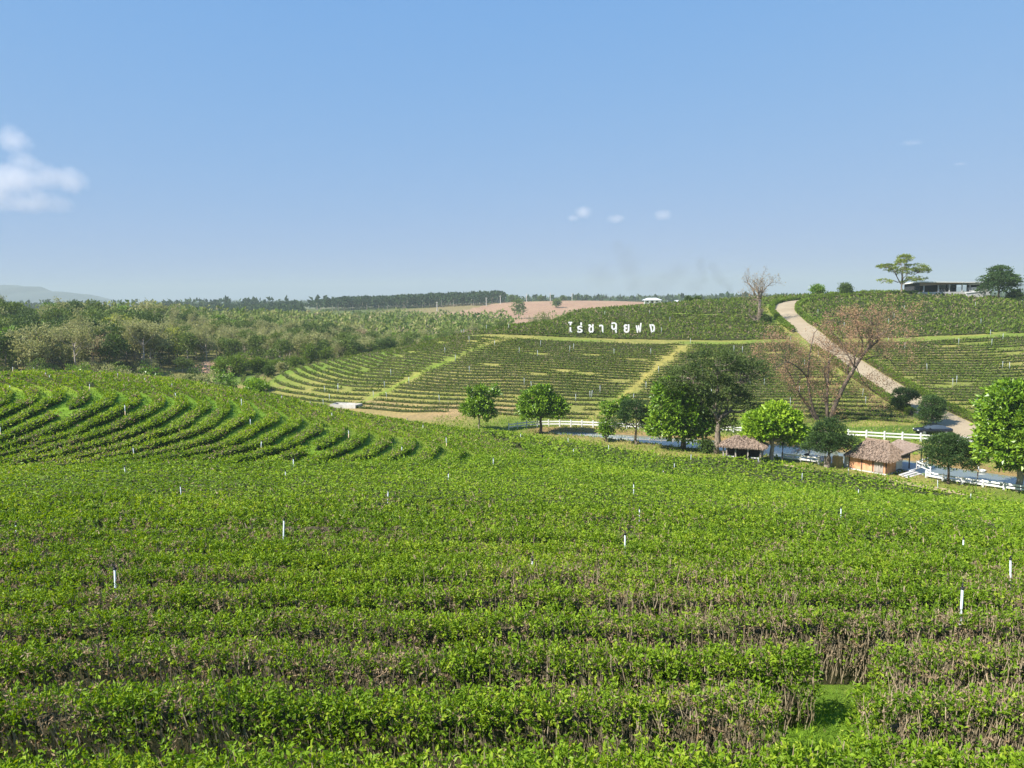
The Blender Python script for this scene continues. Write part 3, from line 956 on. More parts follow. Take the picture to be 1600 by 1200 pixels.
hill_rows(_mid2, TOP_L, np.linspace(0.0, 1.0, 40), 0.80, 0.36, True, lambda d: 0.0036 * d)
# ------------------------------------------------------------------ trees
M_BARK = noise_mat('bark_grey', [(0.3, (0.10, 0.075, 0.055)), (0.7, (0.30, 0.25, 0.20))], 6.0, 0.9, 0.5, 20, stretch=(1, 1, 0.25))
M_BARKD = noise_mat('bark_dark', [(0.3, (0.045, 0.034, 0.026)), (0.7, (0.16, 0.125, 0.10))], 6.0, 0.9, 0.5, 20, stretch=(1, 1, 0.25))
M_BARKP = noise_mat('bark_pale', [(0.3, (0.24, 0.20, 0.16)), (0.7, (0.46, 0.40, 0.33))], 6.0, 0.9, 0.4, 20, stretch=(1, 1, 0.25))
def lm(name, c0, c1, c2, tr=0.35, rough=0.45, spec=0.25):
    return leaf_mat(name, [(0.0, c0), (0.5, c1), (1.0, c2)], tr, rough, spec)
L_BRIGHT = lm('leaf_bright', (0.045, 0.108, 0.010), (0.130, 0.245, 0.015), (0.250, 0.380, 0.026), 0.20, 0.38, 0.4)
L_FRESH = lm('leaf_fresh', (0.110, 0.220, 0.010), (0.215, 0.360, 0.018), (0.320, 0.460, 0.036), 0.24, 0.4, 0.35)
L_DARK = lm('leaf_dark', (0.028, 0.058, 0.013), (0.065, 0.115, 0.020), (0.120, 0.180, 0.036), 0.25, 0.6)
L_OLIVE = lm('leaf_olive', (0.052, 0.090, 0.018), (0.110, 0.170, 0.028), (0.190, 0.250, 0.054), 0.25, 0.6)
L_RAIN = lm('leaf_rain_tree', (0.028, 0.052, 0.014), (0.062, 0.100, 0.020), (0.115, 0.160, 0.036), 0.2, 0.65)
L_CONIF = lm('leaf_conifer', (0.016, 0.042, 0.010), (0.040, 0.085, 0.018), (0.085, 0.145, 0.034), 0.18, 0.6)
L_RUST = lm('leaf_rust', (0.25, 0.14, 0.075), (0.42, 0.26, 0.15), (0.54, 0.39, 0.25), 0.35, 0.7)
L_YELLOW = lm('leaf_yellow_green', (0.17, 0.22, 0.035), (0.29, 0.33, 0.065), (0.40, 0.42, 0.11), 0.4, 0.6)
L_AIRY = lm('leaf_airy', (0.11, 0.155, 0.028), (0.20, 0.255, 0.05), (0.30, 0.355, 0.085), 0.35, 0.6)
L_SCRUB = lm('leaf_scrub', (0.165, 0.195, 0.062), (0.29, 0.305, 0.115), (0.39, 0.375, 0.18), 0.35, 0.7)
L_TAN = lm('leaf_tan', (0.23, 0.175, 0.095), (0.35, 0.28, 0.155), (0.45, 0.38, 0.23), 0.3, 0.8)
L_BAMBOO = lm('leaf_bamboo', (0.060, 0.110, 0.014), (0.125, 0.200, 0.022), (0.205, 0.280, 0.038), 0.38, 0.6)
L_HEDGE = lm('leaf_hedge', (0.050, 0.095, 0.010), (0.120, 0.195, 0.014), (0.230, 0.300, 0.022), 0.3, 0.5)

def crown_mesh(lobes, n_clump, per, cr, leaf, rng, shell=0.55, droop=0.0, flat=1.0, up=0.25, aspect=0.6, filler=0):
    """lobes: (x, y, z, rx, ry, rz, weight). returns verts, quads, rnd, clump centres"""
    lob = np.array(lobes, float)
    w = lob[:, 6] / lob[:, 6].sum()
    k = rng.choice(len(lob), n_clump, p=w)
    dirs = unit(rng.normal(size=(n_clump, 3)))
    dirs[:, 2] = np.where(dirs[:, 2] < -0.55, -dirs[:, 2], dirs[:, 2])
    rad = (shell + (1 - shell) * rng.random(n_clump)) ** 0.7
    cc = lob[k, :3] + dirs * lob[k, 3:6] * rad[:, None]
    n = n_clump * per
    ci = np.repeat(np.arange(n_clump), per)
    size = rng.uniform(0.6, 1.35, n_clump)
    off = rng.normal(size=(n, 3)) * np.array([1, 1, 0.62 * flat]) * cr * 0.55 * size[ci][:, None]
    P = cc[ci] + off
    A = unit(dirs[ci] * 0.6 + off / (cr + 1e-6) * 0.5 + np.array([0, 0, up - droop]) + rng.normal(size=(n, 3)) * 0.55)
    # leaves deep inside the crown, in the shade of the outer clumps
    if filler:
        m = int(filler * len(lob))
        k2 = rng.choice(len(lob), m, p=w)
        P2 = lob[k2, :3] + unit(rng.normal(size=(m, 3))) * lob[k2, 3:6] * (0.72 * rng.random(m) ** 0.5)[:, None]
        P = np.vstack([P, P2]); A = np.vstack([A, unit(rng.normal(size=(m, 3)))])
    else:
        m = 0
    tone = rng.normal(0, 0.13, n_clump) + rng.normal(0, 0.09, len(lob))[k]
    r = np.clip(rng.normal(0.5, 0.2, n) + tone[ci], 0, 1)
    Ls = leaf * rng.uniform(0.6, 1.3, n)
    if m:
        r = np.concatenate([r, np.clip(rng.normal(0.4, 0.2, m), 0, 1)]); Ls = np.concatenate([Ls, leaf * rng.uniform(1.4, 2.2, m)])
    V, F = leaves(P, A, Ls, Ls * aspect, rng)
    return V, F, r, cc

def limb_pts(a, b, rng, wob=0.08, n=5, sag=0.0):
    a = np.array(a, float); b = np.array(b, float)
    t = np.linspace(0, 1, n)[:, None]
    L = np.linalg.norm(b - a)
    p = a * (1 - t) + b * t + rng.normal(size=(n, 3)) * wob * L * np.sin(np.pi * t)
    p[:, 2] += (np.sin(np.pi * t) * sag * L)[:, 0]
    return p

def broad_tree(name, label, px, py, y0, H, lobes, leafm, barkm, trunk_top=0.45, r0=0.16, n_clump=138, per=30, cr=0.55, leaf=0.34, seed=1, lean=(0, 0), group=None, shell=0.55,
               loc=None, n_limb=22, fork=None, twigs=True, aspect=0.6, droop=0.0, flat=1.0, up=0.25, cat='tree', mesh_only=False, fat=1.16, filler=160):
    """tapered trunk, limbs out to the clumps, leaf clumps spread through lobes (in units of H)"""
    rng = np.random.default_rng(seed)
    if loc is None and not mesh_only:
        loc = hit(px, py, y0, y0 + 200)
    lob = [(a * H, b * H, c * H, d * H * fat, e * H * fat, f * H * fat, g) for a, b, c, d, e, f, g in lobes]
    V, F, r, cc = crown_mesh(lob, n_clump, per, cr, leaf, rng, shell, droop, flat, up, aspect, filler)
    mb = MB()
    top = np.array([lean[0] * H, lean[1] * H, trunk_top * H])
    tp = limb_pts((0, 0, -0.25), top, rng, 0.02, 6)
    mb.tube(tp, np.linspace(r0 * 1.25, r0 * 0.7, 6) * np.array([1.25, 1, 1, 1, 1, 1]), 8)
    forks = [top * 0.75, top * 0.88, top]
    for li in lob:
        c = np.array(li[:3])
        p = limb_pts(forks[rng.integers(3)], c + np.array([0, 0, li[5] * 0.2]), rng, 0.06, 6, 0.03)
        mb.tube(p, np.linspace(r0 * 0.6, r0 * 0.18, 6), 6)
        forks += [p[2], p[3], p[4]]
    fk = np.array(forks)
    sel = rng.choice(len(cc), min(n_limb, len(cc)), replace=False)
    for i in sel:
        d = np.linalg.norm(fk - cc[i], axis=1) + 0.5 * np.maximum(0, fk[:, 2] - cc[i][2])
        a = fk[int(np.argmin(d))]
        mb.tube(limb_pts(a, cc[i], rng, 0.08, 4, 0.05), np.linspace(r0 * 0.22, r0 * 0.06, 4), 4, cap=False)
    if mesh_only:
        return mb.mesh('trunk', [barkm], True), mesh_from('crown', V, F, mats=[leafm], rnd=r)
    root = empty(name, loc)
    tag(root, label, cat, group)
    mb.build('trunk', barkm, root, smooth=True)
    link('crown', mesh_from('crown', V, F, mats=[leafm], rnd=r), root)
    return root

def grow(mb, tips, p, d, L, r, lev, rng, spread=0.55, up=0.12, kids=(3, 4), sides=5):
    """recursive bare branches"""
    n = 3
    pts = [np.array(p, float)]
    dd = np.array(d, float)
    for i in range(n):
        dd = unit(dd + rng.normal(size=3) * 0.13 + np.array([0, 0, up * 0.4]))
        pts.append(pts[-1] + dd * L / n)
    pts = np.array(pts)
    mb.tube(pts, np.linspace(r, r * 0.55, n + 1), sides if lev > 1 else 3, cap=False)
    if lev == 0:
        tips.append(pts[-1]); tips.append(pts[-2])
        return
    k = rng.integers(kids[0], kids[1] + 1)
    for j in range(k):
        i = n if j == 0 else rng.integers(1, n + 1)
        nd = unit(dd + rng.normal(size=3) * spread + np.array([0, 0, up]))
        grow(mb, tips, pts[i], nd, L * rng.uniform(0.58, 0.82), r * 0.55, lev - 1, rng, spread, up, kids, sides)

def bare_tree(name, label, loc, limbs, barkm, leafm, seed, lev=3, leaf=0.2, per=5, spread_leaf=0.25, keep=1.0, group=None, twig_len=0.5, sub=5, mesh_only=False, up=0.12, keepfn=None):
    """limbs: list of ([points], r0, r1); finer branches grow from along each"""
    rng = np.random.default_rng(seed)
    mb = MB(); tips = []
    for pts, ra, rb in limbs:
        P = smooth_line(np.array(pts, float), 0.5) if len(pts) > 2 else np.array(pts, float)
        n = len(P)
        mb.tube(P, np.linspace(ra, rb, n), 7)
        L = np.sum(np.linalg.norm(np.diff(P, axis=0), axis=1))
        if sub and ra < 0.9:
            for j in range(sub + 1):
                f = 1.0 if j == 0 else rng.uniform(0.35, 1.0)
                i = min(n - 1, int(f * (n - 1)))
                T = unit(P[min(i + 1, n - 1)] - P[max(i - 1, 0)])
                nd = unit(T * 0.8 + rng.normal(size=3) * 0.6 + np.array([0, 0, up]))
                grow(mb, tips, P[i], nd, twig_len * rng.uniform(0.7, 1.2), max(rb * 0.8, 0.018), lev, rng, up=up)
    tips = np.array(tips)
    if keepfn is not None:
        tips = tips[keepfn(tips)]
    if keep < 1:
        tips = tips[rng.random(len(tips)) < keep]
    n = len(tips) * per
    P = np.repeat(tips, per, 0) + rng.normal(size=(n, 3)) * spread_leaf
    A = unit(rng.normal(size=(n, 3)) + np.array([0, 0, -0.3]))
    Ls = leaf * rng.uniform(0.6, 1.3, n)
    V, F = leaves(P, A, Ls, Ls * 0.6, rng)
    r = np.clip(rng.normal(0.5, 0.22, n), 0, 1)
    if mesh_only:
        return mb.mesh('trunk', [barkm], True), mesh_from('crown', V, F, mats=[leafm], rnd=r)
    root = empty(name, loc)
    tag(root, label, 'tree', group)
    mb.build('trunk', barkm, root, smooth=True)
    link('crown', mesh_from('crown', V, F, mats=[leafm], rnd=r), root)
    return root

def mpp(p):
    """metres per photograph pixel at a point"""
    return float(np.dot(p, FWD)) / FPX

# ---- hero trees along the pond, sizes read against the photograph
def ptree(name, label, px, py_base, y0, px_top, **kw):
    p = hit(px, py_base, y0, y0 + 120)
    H = (py_base - px_top) * mpp(p)
    return broad_tree(name, label, px, py_base, y0, H, loc=p, **kw)
# lobes in units of tree height: x right, y away, z up
ptree('roadside_tree', 'slim leafy green tree with pale trunk at the tea edge beside fence end', 749, 671, 84, 596, leafm=L_BRIGHT, barkm=M_BARKP, seed=3, r0=0.10, trunk_top=0.5, n_clump=150, per=30, cr=0.36, leaf=0.30,
      lobes=[(-0.02, 0, 0.44, 0.26, 0.26, 0.24, 3), (-0.20, 0.05, 0.40, 0.20, 0.2, 0.14, 1.2), (0.05, 0, 0.72, 0.16, 0.16, 0.2, 1.0), (0.16, 0, 0.38, 0.16, 0.2, 0.22, 1.4), (0.36, 0.05, 0.78, 0.10, 0.1, 0.12, 0.5), (-0.18, 0, 0.80, 0.08, 0.08, 0.13, 0.3)])
ptree('roadside_tree', 'round leafy green tree with a darker side lobe near the pond head', 845, 677, 86, 601, leafm=L_BRIGHT, barkm=M_BARKD, seed=4, r0=0.19, trunk_top=0.42, n_clump=264, per=30, cr=0.42, leaf=0.36,
      lobes=[(-0.12, -0.03, 0.60, 0.27, 0.27, 0.30, 4), (-0.18, 0.0, 0.44, 0.24, 0.24, 0.2, 2), (0.28, 0.04, 0.50, 0.22, 0.22, 0.23, 2.6), (0.05, 0, 0.80, 0.16, 0.16, 0.16, 1.2)])
ptree('small_tree', 'thin two-tiered young tree with bright leaves beside dark conifer', 947, 691, 88, 620, leafm=L_BRIGHT, barkm=M_BARK, seed=5, r0=0.09, trunk_top=0.7, n_clump=109, per=25, cr=0.38, leaf=0.24,
      lobes=[(0.0, 0, 0.27, 0.17, 0.17, 0.19, 2.2), (0.02, 0, 0.70, 0.15, 0.15, 0.18, 1.3), (0.30, 0.02, 0.72, 0.20, 0.2, 0.20, 1.6), (0.40, 0, 0.90, 0.09, 0.09, 0.1, 0.4)])
ptree('conifer_tree', 'dark round-headed conifer with bare forked trunk on the pond bank', 994, 695, 88, 624, leafm=L_CONIF, barkm=M_BARK, seed=6, r0=0.15, trunk_top=0.40, n_clump=145, per=62, cr=0.40, leaf=0.17,
      lobes=[(-0.02, 0, 0.70, 0.34, 0.34, 0.28, 4), (-0.30, 0, 0.48, 0.20, 0.22, 0.2, 1.6), (0.20, 0, 0.55, 0.17, 0.2, 0.24, 1.8)])
ptree('roadside_tree', 'big dense egg-shaped tree with large glossy green leaves by the water', 1068, 702, 87, 592, leafm=L_BRIGHT, barkm=M_BARKD, seed=7, r0=0.30, trunk_top=0.3, n_clump=483, per=28, cr=0.42, leaf=0.42, shell=0.72, droop=0.2,
      lobes=[(-0.14, 0, 0.62, 0.28, 0.28, 0.36, 4), (0.16, -0.02, 0.48, 0.28, 0.28, 0.34, 3.5), (-0.22, 0, 0.34, 0.26, 0.26, 0.20, 2), (0.05, 0, 0.25, 0.26, 0.26, 0.16, 1.6)])
ptree('rain_tree', 'tall feathery dark green tree with pale twin trunks behind pavilion', 1118, 709, 87, 545, leafm=L_RAIN, barkm=M_BARK, seed=8, filler=20, fat=1.05, r0=0.36, trunk_top=0.34, n_clump=379, per=39, cr=0.62, leaf=0.24, shell=0.35, flat=0.75, n_limb=70, lean=(0.03, 0),
      lobes=[(-0.02, 0, 0.86, 0.27, 0.28, 0.13, 2.6), (-0.28, 0, 0.70, 0.24, 0.26, 0.15, 2.4), (0.27, 0, 0.72, 0.26, 0.26, 0.17, 2.6), (0.0, 0, 0.62, 0.28, 0.26, 0.12, 2), (0.20, 0, 0.48, 0.22, 0.2, 0.13, 1.4), (-0.04, 0, 0.46, 0.16, 0.18, 0.1, 0.9), (0.10, -0.03, 0.25, 0.10, 0.1, 0.10, 0.9), (0.34, 0, 0.42, 0.08, 0.1, 0.1, 0.4)])
ptree('roadside_tree', 'spreading tree with fresh yellow-green leaves between the two huts', 1206, 722, 79, 628, leafm=L_FRESH, barkm=M_BARKP, seed=9, r0=0.24, trunk_top=0.36, n_clump=345, per=28, cr=0.42, leaf=0.40,
      lobes=[(-0.16, 0, 0.62, 0.27, 0.28, 0.22, 3), (0.20, 0, 0.58, 0.26, 0.26, 0.25, 3), (0.05, 0, 0.80, 0.18, 0.2, 0.17, 1.6), (0.36, 0, 0.42, 0.20, 0.22, 0.15, 1.6), (-0.28, 0, 0.46, 0.16, 0.2, 0.15, 1)])
ptree('conifer_tree', 'dark lumpy conifer standing against the thatched hut wall', 1294, 732, 76, 656, leafm=L_CONIF, barkm=M_BARK, seed=10, r0=0.17, trunk_top=0.4, n_clump=208, per=62, cr=0.42, leaf=0.16, shell=0.65,
      lobes=[(0.0, 0, 0.74, 0.27, 0.27, 0.24, 3), (-0.26, 0, 0.50, 0.20, 0.2, 0.2, 1.7), (0.04, -0.05, 0.48, 0.24, 0.24, 0.2, 2), (0.34, 0, 0.48, 0.22, 0.22, 0.2, 1.7)])
ptree('conifer_tree', 'rounded dark conifer in front of the pond beside the hut steps', 1481, 757, 68, 679, leafm=L_CONIF, barkm=M_BARKD, seed=12, r0=0.12, trunk_top=0.38, n_clump=215, per=62, cr=0.40, leaf=0.15, shell=0.7,
      lobes=[(0.0, 0, 0.66, 0.42, 0.40, 0.30, 5), (-0.18, 0, 0.48, 0.30, 0.3, 0.2, 2), (0.22, 0, 0.46, 0.28, 0.3, 0.2, 2), (0.0, 0, 0.84, 0.24, 0.24, 0.14, 1.2)])
ptree('roadside_tree', 'large glossy-leaved tree with pale trunk cut by the right edge', 1592, 768, 65, 600, leafm=L_BRIGHT, barkm=M_BARKP, seed=13, r0=0.26, trunk_top=0.34, n_clump=644, per=28, cr=0.42, leaf=0.42, shell=0.72, droop=0.2,
      lobes=[(-0.02, 0, 0.76, 0.30, 0.3, 0.22, 3.4), (0.0, 0, 0.50, 0.34, 0.34, 0.24, 3.6), (-0.20, -0.02, 0.38, 0.18, 0.2, 0.16, 1.4), (0.25, 0, 0.62, 0.26, 0.3, 0.26, 2.4), (0.12, 0, 0.30, 0.25, 0.26, 0.14, 1.4)])
# clipped conifers at the road side
ptree('conifer_tree', 'small clipped dark conifer beside road, upper one of two', 1411, 642, 98, 607, leafm=L_CONIF, barkm=M_BARKD, seed=14, r0=0.09, trunk_top=0.4, n_clump=107, per=62, cr=0.40, leaf=0.19, shell=0.7,
      lobes=[(0.02, 0, 0.66, 0.46, 0.46, 0.28, 4), (-0.15, 0, 0.30, 0.30, 0.3, 0.24, 2)])
ptree('conifer_tree', 'taller clipped dark conifer at the roadside above the parked car', 1455, 666, 95, 618, leafm=L_CONIF, barkm=M_BARKD, seed=15, r0=0.10, trunk_top=0.4, n_clump=126, per=62, cr=0.42, leaf=0.19, shell=0.7,
      lobes=[(0.0, 0, 0.62, 0.32, 0.34, 0.34, 4), (-0.12, 0, 0.28, 0.28, 0.3, 0.22, 2), (0.18, 0, 0.42, 0.24, 0.3, 0.2, 1.2)])
# hill top
ptree('umbrella_tree', 'airy flat-topped tree on the hill crest left of the building', 1408, 461, 200, 400, leafm=L_AIRY, barkm=M_BARK, seed=16, filler=0, r0=0.26, trunk_top=0.35, n_clump=218, per=25, cr=0.6, leaf=0.42, shell=0.45, flat=0.6, n_limb=120,
      lobes=[(0.04, 0, 0.92, 0.14, 0.2, 0.08, 1.2), (-0.02, 0, 0.80, 0.12, 0.2, 0.08, 0.8), (-0.38, 0, 0.72, 0.22, 0.25, 0.06, 1.5), (-0.2, 0, 0.62, 0.2, 0.25, 0.06, 0.9), (0.34, 0, 0.70, 0.26, 0.25, 0.07, 1.5), (0.52, 0, 0.60, 0.14, 0.2, 0.07, 0.7), (0.12, 0, 0.58, 0.22, 0.3, 0.10, 1.2), (-0.48, 0, 0.34, 0.22, 0.2, 0.05, 0.7), (0.18, 0, 0.36, 0.16, 0.2, 0.09, 0.8), (0.48, 0, 0.40, 0.12, 0.1, 0.05, 0.4)])
ptree('crest_tree', 'dark dense broad tree right of the crest building', 1560, 466, 200, 416, leafm=L_CONIF, barkm=M_BARKD, seed=17, r0=0.26, trunk_top=0.3, n_clump=379, per=30, cr=0.8, leaf=0.42, shell=0.6, flat=0.5, fat=1.45,
      lobes=[(0.0, 0, 0.82, 0.22, 0.25, 0.16, 1.8), (-0.08, 0, 0.62, 0.36, 0.36, 0.16, 2.4), (0.16, 0, 0.56, 0.34, 0.36, 0.18, 2.4), (0.0, 0, 0.36, 0.46, 0.4, 0.14, 2.4)])
def shrub(label, px, pyb, pyt, y0, leafm, seed, wide=1.0, n=120, leaf=0.3, name='shrub', group=None):
    p = hit(px, pyb, y0, y0 + 160)
    H = (pyb - pyt) * mpp(p)
    return broad_tree(name, label, px, pyb, y0, H, loc=p, leafm=leafm, barkm=M_BARKD, seed=seed, r0=0.05 * H, trunk_top=0.3, n_clump=n, per=20, cr=0.2 * H + 0.1, leaf=leaf, shell=0.7, n_limb=10, group=group, cat='shrub',
                      lobes=[(0, 0, 0.50, 0.48 * wide, 0.48 * wide, 0.46, 4), (0.15 * wide, 0, 0.4, 0.4 * wide, 0.4 * wide, 0.34, 1)])
shrub('clipped ball shrub under the dark crest tree', 1586, 470, 454, 200, L_DARK, 21, 1.2, 130, 0.35)
shrub('rounded bright green shrub on crest beside the road bend', 1277, 462, 446, 200, L_BRIGHT, 22, 1.1, 90, 0.4)
shrub('dark upright shrub on the crest near the roadside hedge', 1320, 463, 444, 205, L_DARK, 23, 0.85, 90, 0.4)
shrub('dark round shrub right of white farmhouse, nearer the house', 1076, 476, 467, 255, L_DARK, 24, 1.0, 60, 0.4)
shrub('dark round shrub right of white farmhouse, farther from the house', 1090, 477, 469, 255, L_DARK, 25, 1.0, 60, 0.4)
shrub('low dark bush in the shade beside the bare leaning tree', 1196, 504, 494, 175, L_DARK, 26, 1.4, 60, 0.35)
shrub('small dark bush at the foot of the feathery tree', 1104, 708, 690, 87, L_DARK, 27, 0.9, 70, 0.22)
shrub('bright banana-like bush peeking over the knoll crest', 400, 613, 594, 90, L_FRESH, 28, 1.6, 60, 0.45)

# ---- bare trees
def pl(base, pts):
    """photograph pixels -> offsets in metres from base, in the plane through base, with given depth offsets"""
    out = []
    for t in pts:
        q = at(t[0], t[1], base[1] + (t[2] if len(t) > 2 else 0.0))
        out.append(q - base)
    return out
b0 = hit(1294, 661, 96, 200)
limbs = [
    (pl(b0, [(1294, 664), (1292, 650), (1292, 625, 0.3), (1293, 600, 0.6), (1293, 575, 0.5), (1295, 560, 0.3)]), 0.30, 0.10),
    (pl(b0, [(1296, 661), (1304, 635, -0.5), (1318, 605, -1.0), (1335, 575, -1.3), (1352, 550, -1.0), (1372, 532, -0.5)]), 0.34, 0.13),
    (pl(b0, [(1335, 575, -1.3), (1325, 555, -0.4), (1315, 538, 0.4), (1308, 524, 0.8)]), 0.11, 0.05),
    (pl(b0, [(1345, 558, -1.2), (1348, 540, -2), (1345, 525, -2.5), (1338, 512, -2.8)]), 0.10, 0.05),
    (pl(b0, [(1355, 548, -1), (1366, 530, -2), (1385, 518, -2.4), (1400, 512, -2.4)]), 0.10, 0.04),
    (pl(b0, [(1352, 562, -1), (1370, 556, 0.4), (1388, 560, 1.0), (1400, 575, 1.4)]), 0.09, 0.04),
    (pl(b0, [(1338, 572, -1.3), (1345, 590, 0), (1355, 603, 0.6), (1368, 614, 0.8)]), 0.06, 0.03),
    (pl(b0, [(1283, 662, 1.5), (1272, 645, 1.4), (1266, 620, 1.2), (1262, 595, 0.8), (1262, 570, 0.5), (1267, 545, 0.4), (1272, 520, 0.2)]), 0.27, 0.06),
    (pl(b0, [(1262, 590, 0.8), (1248, 575, 0), (1230, 566, -0.8), (1210, 575, -1.4)]), 0.13, 0.04),
    (pl(b0, [(1278, 668, 1.6), (1266, 640, 2.6), (1255, 625, 3), (1243, 604, 3.0), (1234, 585, 2.6), (1226, 570, 2.2)]), 0.2, 0.05),
    (pl(b0, [(1243, 604, 3.0), (1252, 590, 3.6), (1258, 575, 4.0)]), 0.08, 0.04),
    (pl(b0, [(1293, 575, 0.5), (1300, 560, 1.5), (1312, 548, 2.0)]), 0.08, 0.03),
]
bare_tree('bare_tree', 'large leafless tree with rust-brown remnant leaves before the road', b0, limbs, M_BARKD, L_RUST, 31, lev=3, leaf=0.17, per=4, spread_leaf=0.22, twig_len=2.2, sub=6, keep=0.75)
b1 = hit(1185, 504, 170, 230)
limbs = [
    (pl(b1, [(1186, 506), (1186, 490), (1187, 475), (1187, 468)]), 0.42, 0.34),
    (pl(b1, [(1187, 468), (1180, 460, 0.5), (1175, 450, 1), (1168, 440, 1)]), 0.26, 0.08),
    (pl(b1, [(1187, 468), (1184, 455, -1), (1182, 443, -1.2)]), 0.24, 0.08),
    (pl(b1, [(1187, 468), (1191, 458, 0), (1192, 445, 0), (1191, 432, 0)]), 0.24, 0.07),
    (pl(b1, [(1191, 458, 0), (1198, 448, 1.4), (1207, 441, 1.8)]), 0.14, 0.05),
    (pl(b1, [(1187, 470), (1180, 468.5, 0), (1172, 468, 0)]), 0.22, 0.08),
]
bare_tree('bare_tree', 'leafless tree with swollen pale trunk on the upper hill beside road', b1, limbs, M_BARK, L_TAN, 33, lev=2, leaf=0.28, per=2, spread_leaf=0.2, twig_len=1.9, sub=7, keep=0.4, up=0.22)
# ------------------------------------------------------------------ built things
def plain(name, c, rough=0.6, var=0.12, scale=4.0, spec=0.3, metal=0.0):
    m = noise_mat(name, [(0.3, tuple(v * (1 - var) for v in c)), (0.7, tuple(min(1, v * (1 + var)) for v in c))], scale, rough, spec=spec)
    m.node_tree.nodes['Principled BSDF'].inputs['Metallic'].default_value = metal
    return m
M_WHITE = plain('white_paint', (0.72, 0.72, 0.70), 0.5, 0.10, 1.5)
M_LETTER = plain('white_letter', (0.80, 0.80, 0.80), 0.5, 0.04, 1.0)
M_PIPE = noise_mat('pvc_pipe', [(0.25, (0.30, 0.33, 0.33)), (0.6, (0.50, 0.56, 0.60)), (0.8, (0.58, 0.63, 0.66))], 5.0, 0.5)
M_PIPEB = plain('pipe_base', (0.55, 0.42, 0.26), 0.8, 0.2, 6.0)
M_BLACK = plain('black_plastic', (0.02, 0.02, 0.022), 0.5)
M_THATCH = noise_mat('thatch', [(0.25, (0.12, 0.085, 0.06)), (0.5, (0.27, 0.20, 0.15)), (0.78, (0.42, 0.33, 0.26))], 5.0, 0.95, 0.6, 18)
M_ORANGE = noise_mat('orange_plaster', [(0.3, (0.42, 0.20, 0.10)), (0.5, (0.58, 0.30, 0.165)), (0.75, (0.66, 0.40, 0.24))], 1.6, 0.9)
M_WOODG = noise_mat('grey_wood', [(0.3, (0.20, 0.17, 0.145)), (0.7, (0.40, 0.36, 0.32))], 3.0, 0.85, stretch=(4, 4, 0.4))
M_WOODD = plain('dark_wood', (0.045, 0.035, 0.03), 0.7, 0.3, 5)
M_REED = noise_mat('reed', [(0.3, (0.26, 0.17, 0.06)), (0.7, (0.52, 0.37, 0.15))], 6.0, 0.9, stretch=(6, 6, 0.4))
M_CONC = noise_mat('concrete', [(0.3, (0.38, 0.37, 0.355)), (0.7, (0.58, 0.57, 0.55))], 1.4, 0.85)
M_DECK = plain('pale_deck', (0.50, 0.53, 0.55), 0.6, 0.1, 2)
M_WHITEW = plain('white_wall', (0.66, 0.66, 0.63), 0.7, 0.08, 2)

# ---- irrigation pipes in the tea
def pipe_proto(h, green=False):
    mb = MB()
    mb.tube([(0, 0, -0.25), (0.004, 0, h * 0.5), (0, 0, h)], 0.018, 8)
    me1 = mb.mesh('pipe', [M_PIPE], True)
    mb = MB()
    mb.tube([(0, 0, -0.3), (0, 0, 0.42)], 0.024, 8)
    me2 = mb.mesh('base_sleeve', [M_PIPEB], True)
    mb = MB()
    mb.tube([(0, 0, h), (0, 0, h + 0.03)], 0.030, 8); mb.tube([(0, 0, h + 0.03), (0, 0, h + 0.075)], 0.012, 6); mb.tube([(0.0, 0, h + 0.07), (0.05, 0, h + 0.085)], 0.009, 5)
    me3 = mb.mesh('sprinkler_head', [M_BLACK], True)
    return me1, me2, me3
PIPES = [(1500, 925, 992), (1582, 876, 918), (180, 890, 932), (440, 815, 845), (977, 837, 868), (832, 878, 905), (26, 822, 840), (1506, 843, 862), (1314, 794, 810), (998, 795, 808), (990, 757, 772), (1341, 764, 775),
         (604, 768, 781), (701, 740, 752), (284, 760, 772), (447, 736, 745), (458, 717, 730), (196, 730, 740), (210, 700, 719), (408, 690, 709), (628, 703, 714), (1036, 735, 743), (1054, 724, 732), (1079, 710, 719), (1253, 739, 748),
         (1516, 771, 781), (896, 701, 711), (951, 695, 703), (888, 684, 692), (813, 678, 685), (1185, 715, 722), (1325, 732, 739), (1466, 750, 758), (770, 716, 725), (2, 668, 686), (16, 604, 615), (72, 583, 593), (78, 590, 598), (140, 600, 612),
         (196, 633, 652), (275, 614, 628), (269, 603, 610), (392, 655, 672), (378, 623, 641), (53, 573, 581), (184, 586, 593), (227, 594, 601), (357, 603, 610), (440, 613, 621), (485, 624, 634), (519, 645, 660), (545, 675, 687), (636, 650, 660),
         (661, 664, 677), (698, 683, 700), (20, 572, 578), (145, 582, 588), (324, 598, 604)]
PIPES.sort()
PIPE_T = 0.048
for i, (px, yt, yb) in enumerate(PIPES):
    kn = px < 720 and yb < 722
    p = hit(px, yb, 6.5, 101, up=0.0 if kn else 0.75)
    g = float(hz(p[0], p[1]))
    vis = (yb - yt) * mpp(p)
    h = vis + (0.0 if kn else 0.75)
    h = float(np.clip(h, 0.7, 1.9))
    root = empty('irrigation_pipe', (p[0], p[1], g))
    tag(root, 'upright white irrigation pipe in the tea, %s from the left edge' % ordinal(i + 1), 'pipe', 'irrigation pipes in the near tea')
    # slightly stouter where far so the tube keeps its drawn width
    a, b, c = pipe_proto(h)
    k = float(np.clip(p[1] / 30.0, 1.0, 1.5))
    for nm, me in (('pipe', a), ('base_sleeve', b), ('sprinkler_head', c)):
        o = link(nm, me, root); o.scale = (k, k, 1)
    root.rotation_euler = (random.gauss(0, 0.03), random.gauss(0, 0.03), random.random() * 6)

